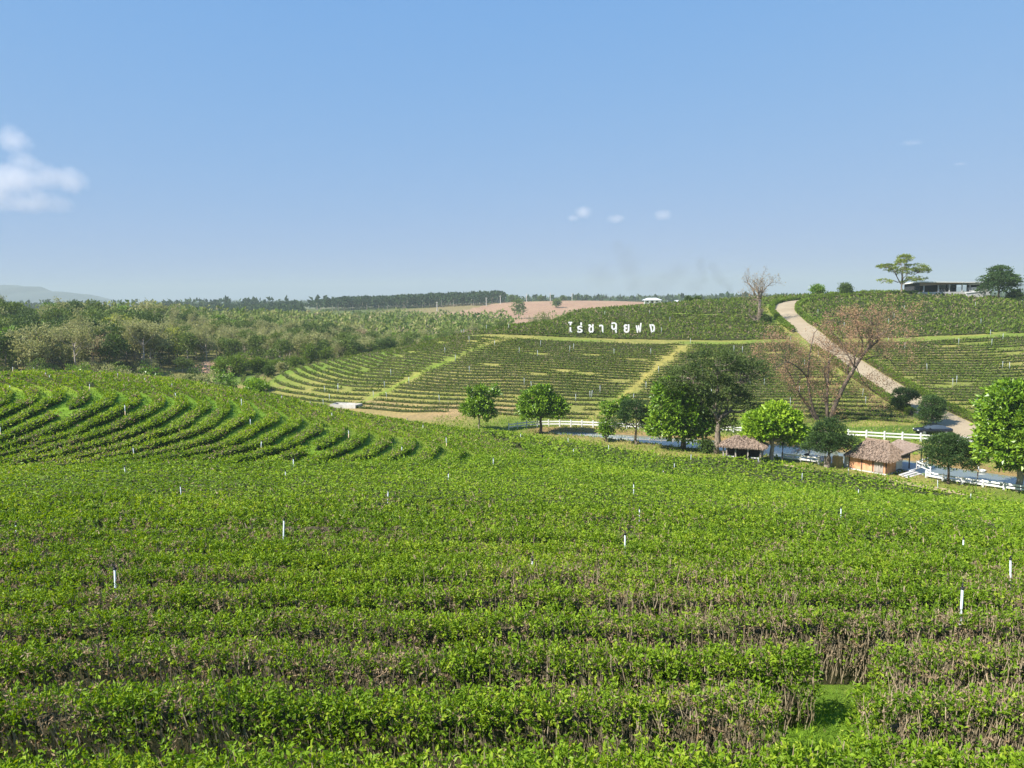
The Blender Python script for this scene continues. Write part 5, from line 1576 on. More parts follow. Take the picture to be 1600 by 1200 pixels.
# ---- building on the crest
def crest_building():
    a = hit(1437, 461, 200, 260); b = hit(1542, 463.5, 200, 260)
    Y = 240.0
    a = at(1437, 456.5, Y); b = at(1541, 457.5, Y + 2)
    d = b - a; L = float(np.hypot(d[0], d[1])); rz = math.atan2(d[1], d[0])
    s = Y / FPX
    root = empty('crest_building', tuple(a), rz)
    tag(root, 'long low open-fronted building with thin pale sloping roof on the crest', 'building')
    H0 = 16.5 * s; H1 = 14.5 * s; D = 8.0
    def P(nm, c, dd, m, par=root):
        mb = MB(); mb.box(c, dd); return mb.build(nm, m, par)
    P('floor_slab', (L / 2, D / 2, -0.6), (L + 1.2, D + 2.6, 1.2), M_CONC)
    mb = MB()
    V = []
    for x, z in ((-0.9, H0), (L + 0.6, H1)):
        for y, dz in ((-1.4, 0.0), (D + 0.6, -0.5)):
            V += [(x, y, z + dz), (x, y, z + dz - 0.30)]
    mb.add(V, [(0, 4, 6, 2), (1, 3, 7, 5), (0, 1, 5, 4), (2, 6, 7, 3), (0, 2, 3, 1), (4, 5, 7, 6)]); rf = mb.build('roof', M_WHITEW, root)
    # fascia board tapering to the right
    mb = MB(); mb.prism([(-0.4, -0.6, H0 - 0.32), (L * 0.62, -0.6, H0 - 0.62), (L * 0.62, -0.6, H0 - 0.75), (-0.4, -0.6, H0 - 1.35)], (0, 0, 0), (0, 0.12, 0)); mb.build('fascia', plain('tan_board', (0.36, 0.24, 0.17), 0.8), root)
    P('back_wall', (L * 0.40, D, H0 * 0.42), (L * 0.8, 0.2, H0 * 0.84), plain('dark_wall', (0.03, 0.032, 0.036), 0.8))
    P('end_wall', (0.1, D / 2, H0 * 0.42), (0.2, D - 0.3, H0 * 0.82), bpy.data.materials['dark_wall'])
    for f in (0.05, 0.265, 0.43, 0.62, 0.74):
        P('column', (L * f, -0.3, (H0 - 0.4) / 2), (0.28, 0.28, H0 - 0.45), M_CONC)
    for f in (0.545, 0.60, 0.68):
        w = P('window', (L * f, D - 0.25, H0 * 0.55), (L * 0.05, 0.12, H0 * 0.30), M_WHITEW)
        P('pane', (L * f, D - 0.34, H0 * 0.55), (L * 0.042, 0.03, H0 * 0.25), M_DECK, w)
    P('kiosk_wall', (L * 0.855, 0.6, 0.55), (L * 0.19, 2.0, 1.5), M_WHITEW)
    P('kiosk_lintel', (L * 0.855, 0.6, H1 * 0.80), (L * 0.19, 2.0, 0.5), M_WHITEW)
    P('kiosk_interior', (L * 0.855, 1.8, H1 * 0.45), (L * 0.19, 0.2, H1 * 0.8), bpy.data.materials['dark_wall'])
    P('side_wall', (L * 0.97, 0.8, H1 * 0.42), (L * 0.035, 3.0, H1 * 0.84), M_WOODG)
    for f in (0.30, 0.34, 0.38):
        mb = MB(); mb.box((L * f, 0.2, 0.38), (0.5, 0.5, 0.08)); mb.box((L * f, 0.2, 0.1), (0.4, 0.4, 0.5)); mb.box((L * f, 0.46, 0.7), (0.5, 0.06, 0.6)); mb.build('chair', M_WOODG, root)
    # retaining ramp wall in front right
    q = at(1520, 463, 234)
    r2 = empty('ramp_wall', tuple(at(1511, 462, 232)), rz); tag(r2, 'pale concrete ramp wall in front of the crest building', 'wall')
    LL = 31 * 232 / FPX; hh = 6.5 * 232 / FPX
    mb = MB(); mb.prism([(0, 0, -0.6), (LL, 0, -0.9), (LL, 0, hh), (0, 0, hh * 0.55)], (0, 0, 0), (0, 0.5, 0)); mb.build('wall_body', M_CONC, r2)
    mb = MB(); mb.bar((-0.3, 0.25, hh * 0.55 + 0.12), (LL + 0.2, 0.25, hh + 0.12), 0.8, 0.22); mb.build('coping', M_WHITEW, r2)
    # low white walls on the crest
    for k, (x0, x1, y) in enumerate(((1333, 1361, 461.0), (1365, 1380, 459.0), (1392, 1420, 458.5))):
        A = at(x0, y, 238); B = at(x1, y, 238)
        r3 = empty('garden_wall', (A[0], A[1], A[2] - 0.3)); tag(r3, ['low white wall on the crest right of dark shrub', 'low white wall on the crest, middle of three', 'low white wall under the airy crest tree'][k], 'wall', 'low white crest walls')
        mb = MB(); mb.box(((B[0] - A[0]) / 2, 0, 0.15), (B[0] - A[0], 0.3, 1.1)); mb.build('wall_body', M_WHITEW, r3)
        mb = MB(); mb.box(((B[0] - A[0]) / 2, 0, 0.74), (B[0] - A[0] + 0.2, 0.45, 0.08)); mb.build('coping', M_CONC, r3)
crest_building()

# ---- white farmhouse behind the hill
M_ROOFB = plain('blue_white_roof', (0.52, 0.56, 0.60), 0.5, 0.06, 1)
def house(label, px, pyb, Y, wpx, hpx, roofm, wallm, seed=1, posts_=True):
    p = at(px, pyb, Y); s = Y / FPX
    root = empty('farmhouse', tuple(p), -0.1); tag(root, label, 'house')
    W = wpx * s; H = hpx * s; D = W * 0.55; hw = H * 0.62
    mb = MB(); mb.box((0, D / 2, hw / 2 - 0.5), (W, D, hw + 1.0)); mb.build('wall', wallm, root)
    mb = MB(); e = 0.12 * W
    lo = [(-W / 2 - e, -e, hw), (W / 2 + e, -e, hw), (W / 2 + e, D + e, hw), (-W / 2 - e, D + e, hw)]
    hi = [(-W * 0.28, D * 0.5, H), (W * 0.28, D * 0.5, H), (W * 0.28, D * 0.52, H), (-W * 0.28, D * 0.52, H)]
    thatch_shell(mb, lo, hi, 0.15); mb.build('roof', roofm, root)
    for i in range(3):
        x = W * (-0.3 + 0.3 * i)
        if i == 1:
            mb = MB(); mb.box((x, -0.04, hw * 0.42), (W * 0.10, 0.12, hw * 0.84)); mb.build('door', M_WOODD, root)
        else:
            mb = MB(); mb.box((x, -0.03, hw * 0.55), (W * 0.14, 0.12, hw * 0.42)); w = mb.build('window', M_WHITE, root)
            mb = MB(); mb.box((x, -0.07, hw * 0.55), (W * 0.115, 0.08, hw * 0.33)); mb.build('pane', M_CARG, w)
    for i in range(4):
        mb = MB(); mb.box((W * (-0.5 + i / 3.0), -e * 0.8, hw / 2 - 0.3), (0.16, 0.16, hw + 0.6)); mb.build('porch_post', M_WHITE, root)
house('white farmhouse with pale hipped metal roof behind the hill', 1019, 474.0, 300, 24, 8.5, M_ROOFB, M_WHITEW)
house('small pale shed low in the field right of the farmhouse', 1058, 474, 420, 9, 5, M_ROOFB, M_WHITEW)
# ------------------------------------------------------------------ the wood on the left, far woods, hills
rngF = np.random.default_rng(77)
def proto(kind, seed):
    """unit wood trees about 11 m tall -> (trunk mesh, crown mesh)"""
    H = 11.0
    if kind == 'bare':
        rng = np.random.default_rng(seed)
        limbs = [([(0, 0, -0.4), (0.1, 0, 2.5), (0.0, 0.1, 5.0), (0.2, 0, 7.0)], 0.20, 0.10)]
        for k in range(5):
            a = rng.uniform(0, 6.28); z = rng.uniform(3.4, 6.6); L = rng.uniform(2.0, 3.4)
            limbs.append(([(0.1, 0, z), (0.1 + L * 0.4 * math.cos(a), L * 0.4 * math.sin(a), z + 1.2), (0.1 + L * math.cos(a), L * math.sin(a), z + rng.uniform(2.0, 3.6))], 0.10, 0.04))
        return bare_tree('t', 'l', None, limbs, M_BARKP, L_SCRUB, seed, lev=2, leaf=0.34, per=4, spread_leaf=0.35, twig_len=1.5, sub=4, mesh_only=True, up=0.3)
    leafm = dict(olive=L_OLIVE, dark=L_DARK, scrub=L_SCRUB, bright=L_BRIGHT, tan=L_TAN, yellow=L_YELLOW)[kind]
    rng = np.random.default_rng(seed)
    lob = []
    for k in range(6):
        a = rng.uniform(0, 6.28); d = rng.uniform(0.05, 0.26)
        lob.append((d * math.cos(a), d * math.sin(a), rng.uniform(0.45, 0.82), rng.uniform(0.14, 0.24), rng.uniform(0.14, 0.24), rng.uniform(0.10, 0.2), 1))
    low = 0.30 if kind in ('dark', 'bright') else 0.42
    lob.append((0, 0, low, 0.2, 0.2, 0.16, 0.8))
    return broad_tree('t', 'l', 0, 0, 0, H, lob, leafm, M_BARKP if kind != 'dark' else M_BARK, trunk_top=0.5, r0=0.17, filler=20, n_clump=120 if kind != 'scrub' else 100, per=14, cr=0.75, leaf=0.50, seed=seed, n_limb=26, shell=0.5, mesh_only=True, fat=1.1)
PROTO = {}
for kd, seeds in (('bare', (1, 2, 3)), ('olive', (11, 12)), ('dark', (21, 22)), ('scrub', (31, 32, 33)), ('bright', (41,)), ('tan', (51,)), ('yellow', (61,))):
    PROTO[kd] = [proto(kd, s) for s in seeds]
EDGE_F = [(-170, 160), (-130, 168), (-100, 174), (-82, 187), (-68, 200), (-56, 216), (-40, 236), (-25, 256), (-5, 286), (18, 330), (40, 380)]
def edge_y(x):
    return np.interp(x, [e[0] for e in EDGE_F], [e[1] for e in EDGE_F])
NAMES = {'bare': ('bare_tree', 'leafless grey-limbed tree'), 'olive': ('forest_tree', 'olive green tree'), 'dark': ('forest_tree', 'dark green tree'), 'scrub': ('forest_tree', 'thin dusty yellow-green tree'),
         'bright': ('forest_tree', 'bright green tree'), 'tan': ('forest_tree', 'dry tan-leaved tree'), 'yellow': ('forest_tree', 'pale yellow-green tree')}
wood = []
row = 0; dy = 2.0
while dy < 230:
    step = 5.6 if dy < 40 else (7.5 if dy < 110 else 10.0)
    x = -190.0 + (row % 2) * step / 2
    while x < 30:
        X = x + rngF.uniform(-0.35, 0.35) * step; Y = float(edge_y(X)) + dy + rngF.uniform(-0.35, 0.35) * step
        x += step
        v = np.array([X, Y, float(hz(X, Y)) + 9])
        px = 800 + FPX * (v @ RGT) / (v @ FWD)
        if px < -50 or px > 800 or Y > 470:
            continue
        if px > 250 and px < 420 and dy < 14:
            continue
        wood.append((dy, X, Y, px, row))
    row += 1; dy += step
wood.sort(key=lambda t: t[2])
n_ind = 285
fronts = {}
mass = []
for i, (dy, X, Y, px, rw) in enumerate(wood):
    if i >= n_ind:
        mass.append((X, Y)); continue
    pr = dict(bare=0.26, olive=0.22, dark=0.12, scrub=0.28, bright=0.05, tan=0.03, yellow=0.04) if dy < 40 else dict(bare=0.16, olive=0.26, dark=0.17, scrub=0.26, bright=0.05, tan=0.05, yellow=0.05)
    if px < 130 and dy > 25:
        pr = dict(bare=0.07, olive=0.30, dark=0.38, scrub=0.10, bright=0.12, tan=0.01, yellow=0.02)
    kd = rngF.choice(list(pr), p=list(pr.values()))
    tm, cm = PROTO[kd][rngF.integers(len(PROTO[kd]))]
    s = rngF.uniform(0.78, 1.22) * (1.08 if px < 240 else 0.88)
    nm, desc = NAMES[kd]
    root = empty(nm, (X, Y, float(hz(X, Y))), rngF.uniform(0, 6.28))
    root.scale = (s * rngF.uniform(0.9, 1.1), s * rngF.uniform(0.9, 1.1), s)
    link('trunk', tm, root); link('crown', cm, root)
    fronts.setdefault((rw, kd), []).append((px, root, desc))
for (rw, kd), lst in fronts.items():
    lst.sort(key=lambda t: t[0])
    for k, (px, root, desc) in enumerate(lst):
        where = 'at the front edge of the wood' if rw == 0 else 'in the %s tree line of the wood' % ordinal(rw + 1)
        tag(root, '%s %s, %s such from left' % (desc, where, ordinal(k + 1)), 'tree', 'trees of the wood beyond the knoll')

bush_i = 0
for X0 in np.arange(-160, 12, 3.6):
    X = X0 + rngF.uniform(-1.2, 1.2); Y = float(edge_y(X)) + rngF.uniform(-4.0, 1.5)
    v = np.array([X, Y, float(hz(X, Y)) + 2]); px = 800 + FPX * (v @ RGT) / (v @ FWD)
    if px < -40 or px > 700:
        continue
    kd = rngF.choice(['scrub', 'bright', 'olive', 'dark', 'yellow'], p=[0.34, 0.2, 0.26, 0.12, 0.08])
    tm, cm = PROTO[kd][rngF.integers(len(PROTO[kd]))]
    root = empty('forest_bush', (X, Y, float(hz(X, Y)) - 0.9), rngF.uniform(0, 6.28))
    s = rngF.uniform(0.30, 0.52); root.scale = (s * 1.25, s * 1.25, s)
    link('trunk', tm, root); link('crown', cm, root)
    bush_i += 1
    tag(root, 'low leafy bush along the front of the wood, %s from the left' % ordinal(bush_i), 'bush', 'bushes along the front of the wood')

L_MIX = leaf_mat('leaf_wood_mix', [(0.0, (0.055, 0.100, 0.022)), (0.3, (0.115, 0.180, 0.034)), (0.6, (0.195, 0.235, 0.062)), (0.85, (0.275, 0.275, 0.11)), (1.0, (0.34, 0.29, 0.18))], 0.3, 0.7, 0.1)
L_PLANT = leaf_mat('leaf_plantation', [(0.0, (0.018, 0.040, 0.016)), (0.6, (0.036, 0.070, 0.022)), (1.0, (0.07, 0.10, 0.035))], 0.2, 0.7, 0.1)
def wood_mass(name, label, pos, H, R, size, per, leafm, rng, tone=(0.15, 0.85), trunks=0):
    """many far trees as one mass of leaf clumps"""
    P = []; A = []; S = []; T = []
    mb = MB()
    for (X, Y) in pos:
        z = float(hz(X, Y)); h = H * rng.uniform(0.75, 1.2); r = R * rng.uniform(0.8, 1.25)
        d = unit(rng.normal(size=(per, 3))); d[:, 2] = np.abs(d[:, 2]) * np.where(rng.random(per) < 0.25, -0.5, 1)
        P.append(np.array([X, Y, z + h * 0.62]) + d * np.array([r, r, h * 0.38]))
        A.append(d); S.append(np.full(per, size) * rng.uniform(0.7, 1.3, per)); T.append(np.clip(rng.uniform(*tone) + rng.normal(0, 0.10, per), 0, 1))
        if trunks and rng.random() < trunks:
            mb.tube([(X, Y, z - 0.5), (X, Y, z + h * 0.7)], 0.22, 4, cap=False)
    P = np.vstack(P); A = unit(np.vstack(A) + rng.normal(size=(len(P), 3)) * 0.5); S = np.concatenate(S); T = np.concatenate(T)
    V, F = leaves(P, A, S, S * 0.75, rng)
    o = link(name, mesh_from(name, V, F, mats=[leafm], rnd=T))
    tag(o, label, 'wood', kind='stuff')
    if trunks:
        c = mb.build('trunks', M_BARKP, o); c['kind'] = 'stuff'
    return o
# valley wood behind the individually built trees
pos = list(mass)
for _ in range(1500):
    Y = rngF.uniform(300, 640); X = rngF.uniform(-0.72, 0.16) * Y
    if Y < float(edge_y(X)) + 235 and X < 30: continue
    if Y < 430 and X > -0.02 * Y: continue
    if inside(REDFIELD, np.array([X]), np.array([Y]))[0]: continue
    pos.append((X, Y))
wood_mass('forest', 'mixed dry and green wood filling the valley behind the nearer trees', pos, 8.5, 3.4, 1.6, 28, L_MIX, rngF)
pos = []
for _ in range(700):
    X = rngF.uniform(-215, -10); Y = rngF.uniform(815, 940)
    if rngF.random() > 0.35 + 0.65 * min(1, (X + 215) / 60): continue
    if X > -28 and Y < 850: continue
    pos.append((X, Y))
wood_mass('forest', 'dense dark plantation wood on the rise behind the red field', pos, 10.5, 5.2, 2.6, 36, L_PLANT, rngF, (0.1, 0.7), trunks=0.5)
pos = []
for _ in range(520):
    Y = rngF.uniform(700, 900); X = rngF.uniform(-0.70, -0.27) * Y
    pos.append((X, Y))
wood_mass('forest', 'long dark tree belt along the skyline at left', pos, 8.0, 5.0, 2.6, 30, L_PLANT, rngF, (0.1, 0.9), trunks=0.4)
pos = []
for _ in range(3600):
    Y = 950 * math.exp(rngF.uniform(0, 1.75)); X = rngF.uniform(-0.72, 0.80) * Y
    if vnoise(np.array([X]), np.array([Y]), 160, 91)[0] < 0.42: continue
    pos.append((X, Y))
wood_mass('forest', 'hazy scattered trees across the far plain', pos, 11.0, 8.0, 7.0, 14, L_PLANT, rngF, (0.2, 1.0))
# sparse small trees and poles on the red field edge
for k, (px, pyb, pyt, Y, w) in enumerate([(810, 479, 467, 640, 1.0), (800, 473, 462, 900, 1.4), (845, 474, 464, 880, 1.4), (880, 474, 465, 880, 1.5), (870, 476, 468, 760, 1.3)]):
    p = at(px, pyb, Y); p[2] = float(hz(p[0], p[1])); H = max(5.0, float(at(px, pyt, Y)[2] - p[2]))
    broad_tree('field_tree', 'lone round tree on the red ploughed field, %s from the left' % ordinal([2, 1, 3, 5, 4][k]), 0, 0, 0, H, [(0, 0, 0.55, 0.32 * w, 0.32 * w, 0.42, 1)], L_OLIVE, M_BARK, loc=p, seed=300 + k, n_clump=70, per=12, cr=1.4, leaf=1.1, r0=0.3, trunk_top=0.4, n_limb=6, group='lone trees on the red field')
M_POLE = plain('concrete_pole', (0.52, 0.50, 0.47), 0.8)
for k, (px, pyb, pyt, Y) in enumerate([(683, 483, 472, 760), (760, 479, 468, 800), (782, 479, 468, 830), (823, 477, 468, 860), (860, 476, 467, 880), (894, 475, 466, 900)]):
    p = at(px, pyb, Y); p[2] = float(hz(p[0], p[1]))
    root = empty('utility_pole', p); tag(root, 'pale concrete utility pole behind the red field, %s from the left' % ordinal(k + 1), 'pole', 'utility poles behind the red field')
    h = 9.0
    mb = MB(); mb.tube([(0, 0, -0.5), (0, 0, h)], [0.42, 0.34], 6); mb.build('shaft', M_POLE, root)
    mb = MB(); mb.box((0, 0, h - 0.7), (2.2, 0.25, 0.25)); mb.build('crossarm', M_POLE, root)

# ---- bamboo along the foot of the wood
def bamboo(i, px, pyt, Y, wide):
    p = at(px, 560, Y); g = float(hz(p[0], p[1])); p[2] = g
    H = float(at(px, pyt, Y)[2]) - g
    rng = np.random.default_rng(400 + i)
    root = empty('bamboo_clump', p); tag(root, 'feathery dark green bamboo clump at the wood foot, %s from the left' % ordinal(i + 1), 'bamboo', 'bamboo clumps along the wood')
    mb = MB(); P = []; A = []
    n = 26
    for k in range(n):
        a = rng.uniform(0, 6.28); d = rng.uniform(0.02, 0.5) * wide
        h = H * rng.uniform(0.62, 1.02)
        base = np.array([d * 0.5 * math.cos(a), d * 0.5 * math.sin(a), 0])
        t = np.linspace(0, 1, 6)[:, None]
        out = np.array([math.cos(a), math.sin(a), 0])
        c = base + out * (t ** 2.2) * d * 1.1 + np.array([0, 0, 1.0]) * (t - 0.12 * t ** 4) * h
        mb.tube(c, np.linspace(0.06, 0.015, 6), 4, cap=False)
        m = 80
        u = rng.uniform(0.12, 1.0, m)
        q = np.stack([np.interp(u, t[:, 0], c[:, j]) for j in range(3)], 1)
        P.append(q + rng.normal(size=(m, 3)) * np.array([0.55, 0.55, 0.35])); A.append(np.repeat(out[None] * 0.4 + np.array([[0, 0, 0.5]]), m, 0))
    P = np.vstack(P); A = unit(np.vstack(A) + rng.normal(size=(len(P), 3)) * 0.5)
    V, F = leaves(P, A, 0.55 * rng.uniform(0.6, 1.3, len(P)), 0.22, rng)
    mb.build('culms', L_BAMBOO if False else M_BARK, root)
    link('foliage', mesh_from('foliage', V, F, mats=[L_BAMBOO], rnd=np.clip(rng.normal(0.45, 0.2, len(F)), 0, 1)), root)
BB = [(343, 562, 178, 2.6), (371, 545, 180, 4.2), (402, 556, 184, 3.4), (430, 562, 190, 3.0), (462, 553, 205, 3.0), (484, 529, 210, 3.6), (508, 537, 214, 3.4), (548, 534, 226, 2.6), (582, 528, 236, 3.2), (612, 518, 242, 3.6), (636, 514, 246, 3.4), (664, 514, 255, 2.6),
      (690, 508, 275, 3.0), (708, 505, 282, 3.4), (727, 502, 288, 3.4), (746, 499, 294, 3.4), (765, 497, 298, 3.4), (783, 493, 302, 3.6), (836, 486, 312, 4.2), (851, 483, 315, 4.6), (873, 489, 318, 3.4), (890, 489, 320, 3.0)]
for i, b in enumerate(BB):
    bamboo(i, *b)
# scrub on the meadow behind the knoll
for i, (px, pyb, pyt, Y) in enumerate([(205, 598, 575, 128), (232, 600, 570, 132), (258, 600, 583, 126), (283, 601, 586, 124), (305, 602, 574, 134), (322, 603, 580, 130), (345, 603, 570, 140), (182, 596, 568, 140), (168, 594, 572, 134), (420, 600, 572, 172), (440, 598, 570, 178), (120, 588, 566, 150), (60, 584, 562, 158)]):
    p = at(px, pyb, Y); p[2] = float(hz(p[0], p[1])); H = max(2.0, float(at(px, pyt, Y)[2] - p[2]))
    m = [L_SCRUB, L_BRIGHT, L_OLIVE, L_SCRUB, L_DARK][i % 5]
    broad_tree('meadow_bush', 'scrubby bush on the meadow behind the knoll crest, %s in line' % ordinal(i + 1), 0, 0, 0, H, [(0, 0, 0.5, 0.36, 0.36, 0.45, 2), (0.2, 0.1, 0.3, 0.3, 0.3, 0.28, 1)], m, M_BARK, loc=p, seed=500 + i, n_clump=60, per=16, cr=0.6, leaf=0.34, r0=0.07, trunk_top=0.4, n_limb=12, group='bushes on the meadow', cat='shrub')
# bare red earth mound at the wood edge
def mound():
    p = at(326, 566, 192); g = float(hz(p[0], p[1]))
    n, k = 24, 7
    V = []; 
    for i in range(k):
        f = i / (k - 1)
        for j in range(n):
            a = 2 * math.pi * j / n
            rr = (1 - f) * (1 + 0.18 * math.sin(3 * a + 1) + 0.08 * math.sin(7 * a))
            V.append((6.5 * rr * math.cos(a), 4.0 * rr * math.sin(a), -0.4 + (float(at(326, 565, 192)[2]) - g + 0.4) * (1 - (1 - f) ** 2.2)))
    Q = [(i * n + j, i * n + (j + 1) % n, (i + 1) * n + (j + 1) % n, (i + 1) * n + j) for i in range(k - 1) for j in range(n)]
    o = link('earth_mound', mesh_from('earth_mound', np.array(V), Q, mats=[noise_mat('red_earth', [(0.3, (0.30, 0.17, 0.105)), (0.7, (0.44, 0.28, 0.18))], 0.8, 0.95, 0.5, 3)], smooth=True), None, (p[0], p[1], g))
    tag(o, 'bare reddish earth mound at the edge of the wood', 'mound')
mound()

# ---- far hills
M_HILL = noise_mat('far_hill', [(0.3, (0.022, 0.038, 0.045)), (0.7, (0.055, 0.07, 0.07))], 0.004, 0.95)
def far_hill(prof, Y, depth):
    xs = []; zs = []
    P = np.array([at(a, b, Y) for a, b in prof])
    X = np.linspace(P[0, 0], P[-1, 0], 90); Z = np.interp(X, P[:, 0], P[:, 2])
    Z = Z + (vnoise(X, X * 0, 90, 95) - 0.5) * 14 + (vnoise(X, X * 0, 35, 96) - 0.5) * 5
    V = []; m = 14
    for j in range(m):
        f = j / (m - 1); w = math.sin(math.pi * f) ** 0.8
        for x, z in zip(X, Z):
            V.append((x, Y + (f - 0.5) * depth, -24 + (z + 24) * w * (0.9 + 0.1 * math.sin(x * 0.01 + j)) ** (1 if abs(f - 0.5) > 0.1 else 0)))
    n = len(X)
    Q = [(j * n + i, j * n + i + 1, (j + 1) * n + i + 1, (j + 1) * n + i) for j in range(m - 1) for i in range(n - 1)]
    o = link('hills', mesh_from('hills', np.array(V), Q, mats=[M_HILL], smooth=True)); tag(o, kind='structure')
far_hill([(-260, 472), (-160, 452), (-60, 449), (0, 447), (25, 445), (55, 448), (68, 455), (95, 457), (110, 459), (130, 464), (150, 470), (175, 478)], 4600, 1400)
far_hill([(1380, 462), (1450, 453), (1500, 447), (1530, 444), (1560, 446), (1600, 442), (1680, 444), (1760, 456), (1800, 462)], 4800, 1200)

# ---- grass
M_GRASS = leaf_mat('grass_blade', [(0.0, (0.075, 0.155, 0.015)), (0.5, (0.15, 0.27, 0.022)), (0.85, (0.24, 0.34, 0.04)), (1.0, (0.34, 0.31, 0.12))], 0.35, 0.6, 0.15)
def grass_patch(label, x, y, size, rng, tone=0.45, width=0.16):
    n = len(x)
    P = np.c_[x, y, hz(x, y) - 0.01]
    A = unit(rng.normal(size=(n, 3)) * 0.45 + np.array([0, 0, 1.0]))
    Ls = size * rng.uniform(0.5, 1.4, n)
    V, F = leaves(P, A, Ls, Ls * width, rng)
    o = link('grass', mesh_from('grass', V, F, mats=[M_GRASS], rnd=np.clip(rng.normal(tone, 0.2, n), 0, 1)))
    tag(o, label, 'grass', kind='stuff')
rg = np.random.default_rng(9)
y = rg.uniform(5, 16, 90000); x = rg.uniform(-0.85, 0.85, 90000) * y
k = (seg_dist(AISLE, x, y) < 0.8) | (rg.random(len(x)) < 0.20)
grass_patch('bright green grass between the nearest tea hedges', x[k], y[k], 0.13 + 0.0 * x[k], rg, 0.42, 0.09)
y = rg.uniform(38, 100, 90000); x = rg.uniform(-75, 0, 90000)
k = inside(KNOLL, x, y) & (np.abs(x) < 0.8 * y + 4)
grass_patch('short bright grass between curved tea hedges on the knoll', x[k][:18000], y[k][:18000], 0.20 + 0 * x[k][:18000], rg, 0.55, 0.5)
y = rg.uniform(64, 118, 60000); x = rg.uniform(-12, 78, 60000)
k = (~inside(POND, x, y)) & (~inside(FIELD, x, y)) & (seg_dist(ROADP, x, y) > 3.2) & (x < 0.75 * y)
grass_patch('dry and green grass on the pond banks', x[k][:15000], y[k][:15000], 0.28 + 0 * x[k][:15000], rg, 0.72, 0.45)

# ---- clouds and smoke: lumps of vapour with their own density
def vapour(name, label, cat, cx, cy, cz, size, lobes, color, density, seed, absorb=None, thr=0.35, nscale=3.0, namp=1.5):
    o = link(name, None)if False else None
    mb = MB(); mb.box((0, 0, 0), (2, 2, 2))
    m = bpy.data.materials.new(name + '_vapour'); m.use_nodes = True
    nt = m.node_tree; nt.nodes.remove(nt.nodes['Principled BSDF'])
    out = nt.nodes['Material Output']
    tc = nt.nodes.new('ShaderNodeTexCoord')
    ns = nt.nodes.new('ShaderNodeTexNoise'); ns.inputs['Scale'].default_value = nscale; ns.inputs['Detail'].default_value = 7; ns.inputs['Roughness'].default_value = 0.66
    mp = nt.nodes.new('ShaderNodeMapping'); mp.inputs['Location'].default_value = (seed * 3.1, seed * 1.7, seed * 2.3); mp.inputs['Scale'].default_value = (size[0] / size[2], size[1] / size[2], 1)
    nt.links.new(tc.outputs['Object'], mp.inputs['Vector']); nt.links.new(mp.outputs[0], ns.inputs['Vector'])
    last = None
    for (lx, ly, lz, rx, ry, rz, s) in lobes:
        mm = nt.nodes.new('ShaderNodeMapping'); mm.vector_type = 'TEXTURE'
        mm.inputs['Location'].default_value = (lx, ly, lz); mm.inputs['Scale'].default_value = (rx, ry, rz)
        nt.links.new(tc.outputs['Object'], mm.inputs['Vector'])
        ln = nt.nodes.new('ShaderNodeVectorMath'); ln.operation = 'LENGTH'
        nt.links.new(mm.outputs[0], ln.inputs[0])
        mr = nt.nodes.new('ShaderNodeMapRange'); mr.inputs['From Min'].default_value = 1.0; mr.inputs['From Max'].default_value = 0.0; mr.inputs['To Min'].default_value = 0; mr.inputs['To Max'].default_value = s
        nt.links.new(ln.outputs['Value'], mr.inputs['Value'])
        if last is None:
            last = mr.outputs[0]
        else:
            mx = nt.nodes.new('ShaderNodeMath'); mx.operation = 'MAXIMUM'
            nt.links.new(last, mx.inputs[0]); nt.links.new(mr.outputs[0], mx.inputs[1]); last = mx.outputs[0]
    # density = clamp(lobe + (noise - .5) * 1.3 - thr) * density, never at the box wall
    a = nt.nodes.new('ShaderNodeMath'); a.operation = 'MULTIPLY_ADD'; a.inputs[1].default_value = namp; a.inputs[2].default_value = -0.5 * namp - thr
    nt.links.new(ns.outputs['Fac'], a.inputs[0])
    b = nt.nodes.new('ShaderNodeMath'); b.operation = 'ADD'; nt.links.new(a.outputs[0], b.inputs[0]); nt.links.new(last, b.inputs[1])
    c = nt.nodes.new('ShaderNodeMath'); c.operation = 'MULTIPLY'; c.use_clamp = False
    cl = nt.nodes.new('ShaderNodeClamp'); nt.links.new(b.outputs[0], cl.inputs[0])
    gt = nt.nodes.new('ShaderNodeMath'); gt.operation = 'MULTIPLY'; nt.links.new(cl.outputs[0], gt.inputs[0])
    st = nt.nodes.new('ShaderNodeMath'); st.operation = 'MULTIPLY'; st.use_clamp = True; st.inputs[1].default_value = 4.0; nt.links.new(last, st.inputs[0])
    nt.links.new(st.outputs[0], gt.inputs[1])
    c.inputs[1].default_value = density; nt.links.new(gt.outputs[0], c.inputs[0])
    pv = nt.nodes.new('ShaderNodeVolumePrincipled')
    pv.inputs['Color'].default_value = (*color, 1)
    pv.inputs['Anisotropy'].default_value = 0.0
    if absorb:
        pv.inputs['Absorption Color'].default_value = (*absorb, 1)
    nt.links.new(c.outputs[0], pv.inputs['Density'])
    nt.links.new(pv.outputs[0], out.inputs['Volume'])
    o = mb.build(name, m)
    o.location = (cx, cy, cz); o.scale = (size[0], size[1], size[2])
    tag(o, label, cat)
    return o
def cloud(label, px, py, wpx, hpx, lobes, dens, seed, Y=9000, nscale=3.0, thr=0.30):
    c = at(px, py, Y); s = Y / FPX
    vapour('cloud', label, 'cloud', c[0], c[1], c[2], (wpx * s / 2, wpx * s / 2, hpx * s / 2), lobes, (1.0, 0.97, 0.96), dens, seed, nscale=nscale, thr=thr)
